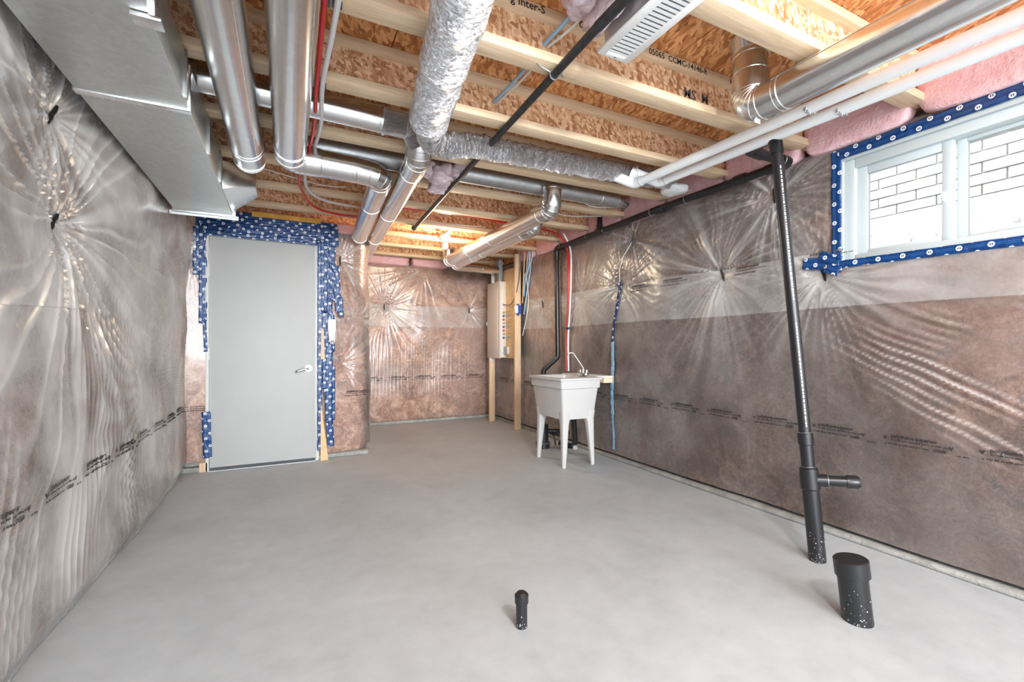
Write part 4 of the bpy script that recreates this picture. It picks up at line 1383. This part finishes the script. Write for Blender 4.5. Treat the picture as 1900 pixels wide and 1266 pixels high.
for y in (3.775, 3.885):
    part('tap_knob', MB().tube([(2.70, y, 0.878), (2.70, y, 0.885), (2.70, y, 0.912), (2.70, y, 0.918)], [0.012, 0.021, 0.021, 0.016], 14), M['chrome'], fc)

# wall ledge behind the tub
o = thing('wall_ledge', 'white topped wooden ledge on the wall behind the laundry tub', 'shelf', (2.85, 3.95, 0.79))
part('board', MB().box(2.86, 3.0, 3.70, 4.30, 0.78, 0.835), M['pine_y'], o, bevel=0.003)
part('cap', MB().box(2.755, 2.99, 3.695, 4.32, 0.836, 0.850), M['white_paint'], o, bevel=0.003)

# drain fittings under the tub
o = thing('floor_drain_fitting', 'fat black drain fitting standing on the floor under the tub', 'pipe', (2.47, 4.42, 0))
part('body', MB().tube([(2.47, 4.42, 0.0), (2.47, 4.42, 0.06), (2.47, 4.42, 0.062), (2.47, 4.42, 0.27), (2.47, 4.42, 0.275)], [0.078, 0.078, 0.062, 0.062, 0.035], 26), M['abs'], o)
part('standpipe', MB().tube([(2.47, 4.42, 0.27), (2.47, 4.42, 0.46)], 0.028, 20), M['abs'], o)
part('arm', MB().tube(bend([(2.47, 4.42, 0.19), (2.62, 4.40, 0.18), (2.80, 4.40, 0.15)], 0.05, 4), 0.026, 18), M['abs'], o)
part('overflow_tube', MB().tube(bend([(2.55, 4.41, 0.17), (2.58, 4.36, 0.14), (2.59, 4.34, 0.03)], 0.03, 4), 0.010, 12), M['abs'], o)
part('foot_clamp', MB().ring((2.47, 4.42, 0.06), (0, 0, 1), 0.072, 0.012, 22), M['rubber'], o)
splash(o, (2.47, 4.42, 0), 0.079, 0.05, 26, 8)
o.location = (2.60, 4.47, 0)
o = thing('tub_trap', 'black curved waste trap under the right side of the tub', 'pipe', (2.68, 4.0, 0))
part('tailpiece', MB().tube([(2.60, 3.98, 0.47), (2.60, 3.98, 0.42)], 0.03, 18), M['abs'], o)
part('bend', MB().tube(bend([(2.60, 3.98, 0.44), (2.71, 4.02, 0.40), (2.74, 4.03, 0.12), (2.74, 4.10, 0.075), (2.66, 4.22, 0.10)], 0.05, 6), 0.029, 20), M['abs'], o, angle=50)
part('cleanout', MB().tube([(2.735, 4.035, 0.09), (2.715, 3.99, 0.085)], 0.024, 16), M['galv_dull'], o)

# ------------------------------------------------------------------ electrical corner
o = thing('stud_post', 'tall pine post carrying the electrical board, nearest the tub', 'post', (2.865, 5.63, 0), 'pine posts')
part('post', MB().box(2.818, 2.907, 5.605, 5.645, 0, 2.428), M['pine_z'], o, bevel=0.003)
o = thing('stud_post', 'short pine post under the breaker panel', 'post', (2.82, 6.4, 0), 'pine posts')
part('post', MB().box(2.775, 2.862, 6.385, 6.425, 0, 0.965), M['pine_z'], o, bevel=0.003)
o = part('mounting_board', MB().box(2.886, 2.904, 5.648, 6.52, 0.98, 2.27), M['ply'])
tag(o, 'plywood backing board behind the breaker panel', 'board')
bp = thing('breaker_panel', 'tall beige breaker panel with cables entering its side', 'panel', (2.83, 6.25, 0.98))
part('enclosure', MB().box(2.792, 2.885, 6.035, 6.47, 0.985, 2.10), M['panel_side'], bp, bevel=0.004)
part('cover', MB().box(2.775, 2.792, 6.028, 6.477, 0.975, 2.108), M['panel'], bp, bevel=0.004)
part('inner_door', MB().box(2.770, 2.776, 6.10, 6.42, 1.10, 2.0), M['panel'], bp, bevel=0.002)
for k in range(9):
    z = 1.70 - 0.053 * k if k else 1.76
    kn = part('cable_clamp', MB().tube([(2.84, 6.037, z), (2.84, 6.018, z)], 0.016, 12), (M['red_pex'], M['galv_dull'], M['blue_box'])[k % 3] if k else M['galv_dull'], bp)
    if k:
        part('cable_tail', MB().tube(bend([(2.84, 6.02, z), (2.86, 5.98, z + 0.01), (2.882, 5.86, z + 0.015)], 0.02, 3), 0.004, 6), (M['white_cable'], M['yellow'], M['blue_cable'])[k % 3], kn)
part('spacer_block', MB().box(2.78, 2.86, 6.375, 6.435, 0.93, 0.985), M['white_paint'], bp, bevel=0.003)
part('warning_tag', MB().prism([(2.78, 6.478, 1.55), (2.78, 6.54, 1.50), (2.78, 6.478, 1.45)], (0.004, 0, 0)), M['white_paint'], bp)
o = thing('conduit', 'grey plastic conduit rising from the breaker panel to the joists', 'conduit', (2.83, 6.2, 2.1))
part('offset_body', MB().box(2.80, 2.86, 6.10, 6.20, 2.22, 2.428), M['grey_pvc'], o, bevel=0.006)
part('neck', MB().hexa([(2.81, 6.12, 2.10), (2.86, 6.12, 2.10), (2.86, 6.19, 2.10), (2.81, 6.19, 2.10), (2.80, 6.10, 2.23), (2.86, 6.10, 2.23), (2.86, 6.20, 2.23), (2.80, 6.20, 2.23)]), M['grey_pvc'], o, bevel=0.004)
o = thing('conduit', 'pale conduit stub on top of the breaker panel left corner', 'conduit', (2.83, 6.4, 2.1))
part('stub', MB().tube([(2.83, 6.38, 2.10), (2.83, 6.38, 2.26)], 0.032, 16), M['white_pex'], o)
part('locknut', MB().tube([(2.83, 6.38, 2.105), (2.83, 6.38, 2.13)], 0.040, 8), M['galv_dull'], o)
o = thing('junction_box', 'small blue and white junction box on the tall pine post', 'switch', (2.83, 5.58, 1.6))
part('box', MB().box(2.835, 2.885, 5.545, 5.605, 1.60, 1.715), M['blue_box'], o, bevel=0.003)
part('cover', MB().box(2.798, 2.836, 5.55, 5.605, 1.605, 1.71), M['white_paint'], o, bevel=0.003)
part('bracket', MB().box(2.84, 2.87, 5.585, 5.607, 1.575, 1.735), M['blue_box'], o)
o = thing('outlet_box', 'small white outlet box at the lower edge of the plywood board', 'switch', (2.87, 5.95, 1.03))
part('box', MB().box(2.845, 2.886, 5.93, 6.0, 1.04, 1.14), M['white_paint'], o, bevel=0.003)
part('face', MB().box(2.838, 2.846, 5.915, 6.015, 1.03, 1.15), M['galv_dull'], o, bevel=0.002)
WL = ['outermost white cable of the bundle beside the tall pine post', 'dark cable draped from the joists to the breaker panel', 'thick blue cable in the bundle beside the tall pine post',
      'thin white cable looping beside the blue cable', 'brown cable of the bundle against the tall pine post', 'second blue cable hanging deepest behind the post']
WP = [[(2.96, 5.36, 2.47), (2.96, 5.40, 2.30), (2.93, 5.55, 2.10), (2.93, 5.58, 1.9)],
      [(2.88, 5.57, 2.47), (2.87, 5.56, 2.2), (2.84, 5.58, 1.95), (2.83, 5.75, 1.75), (2.84, 6.02, 1.76)],
      [(2.95, 5.42, 2.47), (2.95, 5.45, 2.25), (2.93, 5.52, 2.05), (2.95, 5.60, 1.85)],
      [(2.94, 5.44, 2.47), (2.94, 5.50, 2.15), (2.97, 5.50, 1.80), (2.95, 5.52, 1.55), (2.93, 5.60, 1.30)],
      [(2.92, 5.52, 2.47), (2.915, 5.53, 2.2), (2.92, 5.56, 2.0), (2.93, 5.60, 1.75)],
      [(2.98, 5.44, 2.45), (2.98, 5.47, 2.2), (2.97, 5.54, 1.9), (2.96, 5.62, 1.6)]]
for k, (lab, pth) in enumerate(zip(WL, WP)):
    o = thing('cable', lab, 'cable', pth[-1], 'cables at the electrical post')
    part('sheath', MB().tube(catmull(pth, 8), (0.006, 0.006, 0.011, 0.005, 0.007, 0.011)[k], 8), M[('white_cable', 'dark_cable', 'blue_cable', 'white_cable', 'ply', 'blue_cable')[k]], o)

# bare bulb
o = thing('bulb_holder', 'lit bare bulb in a white porcelain holder under the joists', 'lamp', (1.63, 5.03, 2.43))
part('mount_box', MB().tube([(1.63, 5.03, 2.43), (1.63, 5.03, 2.47)], 0.05, 20), M['galv_dull'], o)
part('holder', MB().tube([(1.63, 5.03, 2.432), (1.63, 5.03, 2.415), (1.63, 5.03, 2.39), (1.63, 5.03, 2.365)], [0.058, 0.056, 0.032, 0.024], 24), M['porcelain'], o)
part('strap_bar', MB().box(1.61, 1.65, 4.786, 5.272, 2.432, 2.446), M['galv_dull'], o)
rg = [(1.63, 5.03, z) for z in (2.37, 2.35, 2.33, 2.305, 2.285, 2.272, 2.268)]
bu = part('bulb', MB().tube(rg, [0.014, 0.016, 0.027, 0.031, 0.026, 0.013, 0.003], 20), M['bulb'], o, angle=80)
bu.visible_shadow = True
pl = bpy.data.lights.new('bulb_light', 'POINT'); pl.energy = 18; pl.color = (1.0, 0.80, 0.56); pl.shadow_soft_size = 0.05
po = bpy.data.objects.new('bulb_light', pl); COL.objects.link(po); po.location = (1.63, 5.03, 2.225)

# ------------------------------------------------------------------ water lines and wires
def line(name, lab, cat, pth, r, mat, clips=(), group=None):
    o = thing(name, lab, cat, pth[0], group)
    part('tubing', MB().tube(catmull(pth, 8), r, 10), M[mat], o)
    for p in clips:
        part('clip', MB().box(p[0] - 0.018, p[0] + 0.018, p[1] - 0.008, p[1] + 0.008, p[2] - 0.012, p[2] + 0.014), M['rubber'], o, bevel=0.003)
    return o


line('water_pipe', 'red plastic water pipe running along the ceiling beside the jogging duct', 'pipe',
     [(0.122, 0.5, 2.412), (0.122, 1.8, 2.412), (0.128, 2.4, 2.412), (0.135, 3.0, 2.412), (0.08, 3.72, 2.412), (0.12, 4.10, 2.40), (0.22, 4.42, 2.395), (0.40, 4.56, 2.395), (0.62, 4.58, 2.405), (0.80, 4.42, 2.44), (0.98, 4.33, 2.462), (1.5, 4.31, 2.468), (1.98, 4.33, 2.46), (2.5, 4.42, 2.47), (2.85, 4.55, 2.46), (2.955, 4.52, 2.30), (2.945, 4.47, 2.05), (2.955, 4.50, 1.6), (2.96, 4.545, 1.25), (2.955, 4.53, 0.86)],
     0.0105, 'red_pex', [(0.125, 1.81, 2.42), (2.955, 4.52, 1.36)], 'plastic water pipes')
line('water_pipe', 'white plastic water pipe clipped to the joists beside the red one', 'pipe',
     [(0.17, 0.5, 2.408), (0.166, 1.78, 2.408), (0.152, 2.35, 2.408), (0.17, 2.75, 2.405), (0.165, 3.05, 2.43), (0.12, 3.7, 2.42), (0.16, 4.05, 2.42), (0.30, 4.30, 2.43), (0.62, 4.42, 2.44)],
     0.0115, 'white_pex', [(0.166, 1.80, 2.418), (0.152, 2.39, 2.418)], 'plastic water pipes')
line('water_pipe', 'white plastic water pipe dropping down the wall to the tub', 'pipe',
     [(2.88, 4.48, 2.47), (2.958, 4.46, 2.30), (2.948, 4.42, 2.05), (2.955, 4.455, 1.6), (2.96, 4.50, 1.25), (2.955, 4.485, 0.86)], 0.0105, 'white_pex', [(2.955, 4.47, 1.36)], 'plastic water pipes')
line('wire', 'blue cable crossing under the second joist beside the gas pipe', 'cable',
     [(1.10, 1.35, 2.60), (1.082, 1.62, 2.56), (1.052, 1.80, 2.53), (1.05, 1.83, 2.53), (1.068, 2.05, 2.54), (1.062, 2.38, 2.55), (1.062, 2.45, 2.55)], 0.009, 'blue_cable', (), 'ceiling cables')
line('wire', 'white cable crossing under the second joist beside the blue cable', 'cable',
     [(1.135, 1.35, 2.60), (1.115, 1.60, 2.54), (1.075, 1.79, 2.525), (1.072, 1.83, 2.525), (1.09, 2.05, 2.53), (1.08, 2.38, 2.545), (1.08, 2.45, 2.545)], 0.006, 'white_cable', (), 'ceiling cables')
line('wire', 'thin white cable slung between the joists beside the bulb', 'cable',
     [(1.15, 4.60, 2.47), (1.5, 4.66, 2.462), (1.95, 4.60, 2.46)], 0.004, 'white_cable', (), 'ceiling cables')
line('wire', 'thin white cable sagging from the bulb holder to the gas pipe end', 'cable',
     [(1.25, 4.84, 2.47), (1.4, 4.98, 2.455), (1.58, 5.03, 2.46)], 0.004, 'white_cable', (), 'ceiling cables')
line('wire', 'thin white cable arching over the red pipe above the door', 'cable',
     [(-0.22, 3.90, 2.50), (0.0, 3.95, 2.48), (0.25, 4.02, 2.47), (0.45, 4.08, 2.50)], 0.005, 'white_cable', (), 'ceiling cables')
line('wire', 'pair of pale cables sagging under the closed-end duct tip', 'cable',
     [(2.30, 3.36, 2.50), (2.45, 3.38, 2.425), (2.70, 3.36, 2.44), (2.86, 3.33, 2.50)], 0.006, 'white_cable', (), 'ceiling cables')
line('wire', 'pale cable crossing between the fifth and sixth joists to the wall', 'cable',
     [(2.20, 3.80, 2.49), (2.5, 3.84, 2.46), (2.92, 3.82, 2.50)], 0.006, 'white_cable', (), 'ceiling cables')

# ------------------------------------------------------------------ pink insulation
def lump(c, s, seed, rough=0.18, n=22, p=0.5):
    """soft superellipsoid block with ragged surface"""
    mb = MB()
    th = np.linspace(-math.pi / 2, math.pi / 2, n); ph = np.linspace(0, 2 * math.pi, 2 * n, endpoint=False)
    T, Pn = np.meshgrid(th, ph, indexing='ij')
    sg = lambda a: np.sign(a) * np.abs(a) ** p
    x = sg(np.cos(T)) * sg(np.cos(Pn)); y = sg(np.cos(T)) * sg(np.sin(Pn)); z = sg(np.sin(T))
    nz = fbm(x * 1.3 + z * 0.7 + seed, y * 1.3 - z * 0.9, 1.6, seed, 4)
    k = 1 + rough * 2 * (nz - 0.5)
    V = np.stack([c[0] + s[0] * x * k, c[1] + s[1] * y * k, c[2] + s[2] * z * k], -1)
    m = 2 * n
    mb.v = [tuple(q) for q in V.reshape(-1, 3)]
    for i in range(n - 1):
        for j in range(m):
            mb.f.append((i * m + j, i * m + (j + 1) % m, (i + 1) * m + (j + 1) % m, (i + 1) * m + j))
    return mb


PB = ['pink insulation batt in the rim bay nearest the camera, above the window', 'pink insulation batt in the rim bay between the first and second joists',
      'pink insulation batt in the rim bay behind the drain stack elbow', 'pink insulation batt in the rim bay beside the white pipe ends',
      'pink insulation batt in the rim bay at the closed-end duct tip', 'pink insulation batt in the rim bay behind the black tee',
      'pink insulation batt in the rim bay where the red pipe turns down', 'pink insulation batt in the rim bay above the drop pipe', 'pink insulation batt in the rim bay above the pine post', 'pink insulation batt in the rim bay at the far right corner']
ye = [0.634] + JY
for k in range(9):
    ya, yb_ = ye[k] + 0.015, ye[k + 1] - 0.015
    if k == 0:
        ya = 0.30
    o = part('insulation_batt', lump((3.012, (ya + yb_) / 2, 2.505), (0.050, (yb_ - ya) / 2, 0.155), 40 + k, 0.06, 20, 0.3), M['pink'], angle=180)
    tag(o, PB[k], 'insulation', 'pink batts in the rim bays')
for lab, c, s in (('pink insulation batt above the far wall, left of the paired ducts', (1.30, 6.80, 2.415), (0.33, 0.10, 0.075)),
                  ('pink insulation batt above the far wall, behind the paired duct ends', (1.95, 6.80, 2.415), (0.28, 0.10, 0.07)),
                  ('pink insulation batt above the corner pillow beside the door tape', (0.55, 5.12, 2.385), (0.16, 0.07, 0.05))):
    o = part('insulation_batt', lump(c, s, int(c[0] * 100), 0.12, 16, 0.4), M['pink'], angle=180)
    tag(o, lab, 'insulation', 'pink batts over the walls')
for lab, lst in (('torn pink insulation tuft stuffed round the duct behind the gas pipe', [((1.02, 3.24, 2.415), (0.085, 0.10, 0.07), 3), ((1.14, 3.20, 2.455), (0.06, 0.06, 0.05), 4), ((1.05, 3.46, 2.39), (0.07, 0.05, 0.04), 5), ((0.93, 3.24, 2.44), (0.05, 0.06, 0.05), 6)]),
                 ('torn pink insulation tuft hanging above the gas pipe at the top edge', [((1.03, 1.40, 2.55), (0.06, 0.12, 0.08), 7), ((1.07, 1.56, 2.57), (0.05, 0.06, 0.05), 8)]),
                 ('small pink insulation tuft squeezed between gas pipe and register boot', [((1.118, 1.42, 2.50), (0.028, 0.14, 0.09), 9)])):
    o = thing('insulation_tuft', lab, 'insulation', lst[0][0], 'torn insulation tufts')
    for c, s, sd_ in lst:
        part('clump', lump(c, s, sd_, 0.42, 22, 0.8), M['pink_pale'], o, angle=180)
o = part('plastic_bag_scrap', lump((2.80, 2.72, 2.415), (0.10, 0.10, 0.035), 77, 0.25, 16, 0.8), M['pvc'], angle=180)
tag(o, 'crumpled white plastic scrap stuffed behind the white pipe ends', 'plastic')
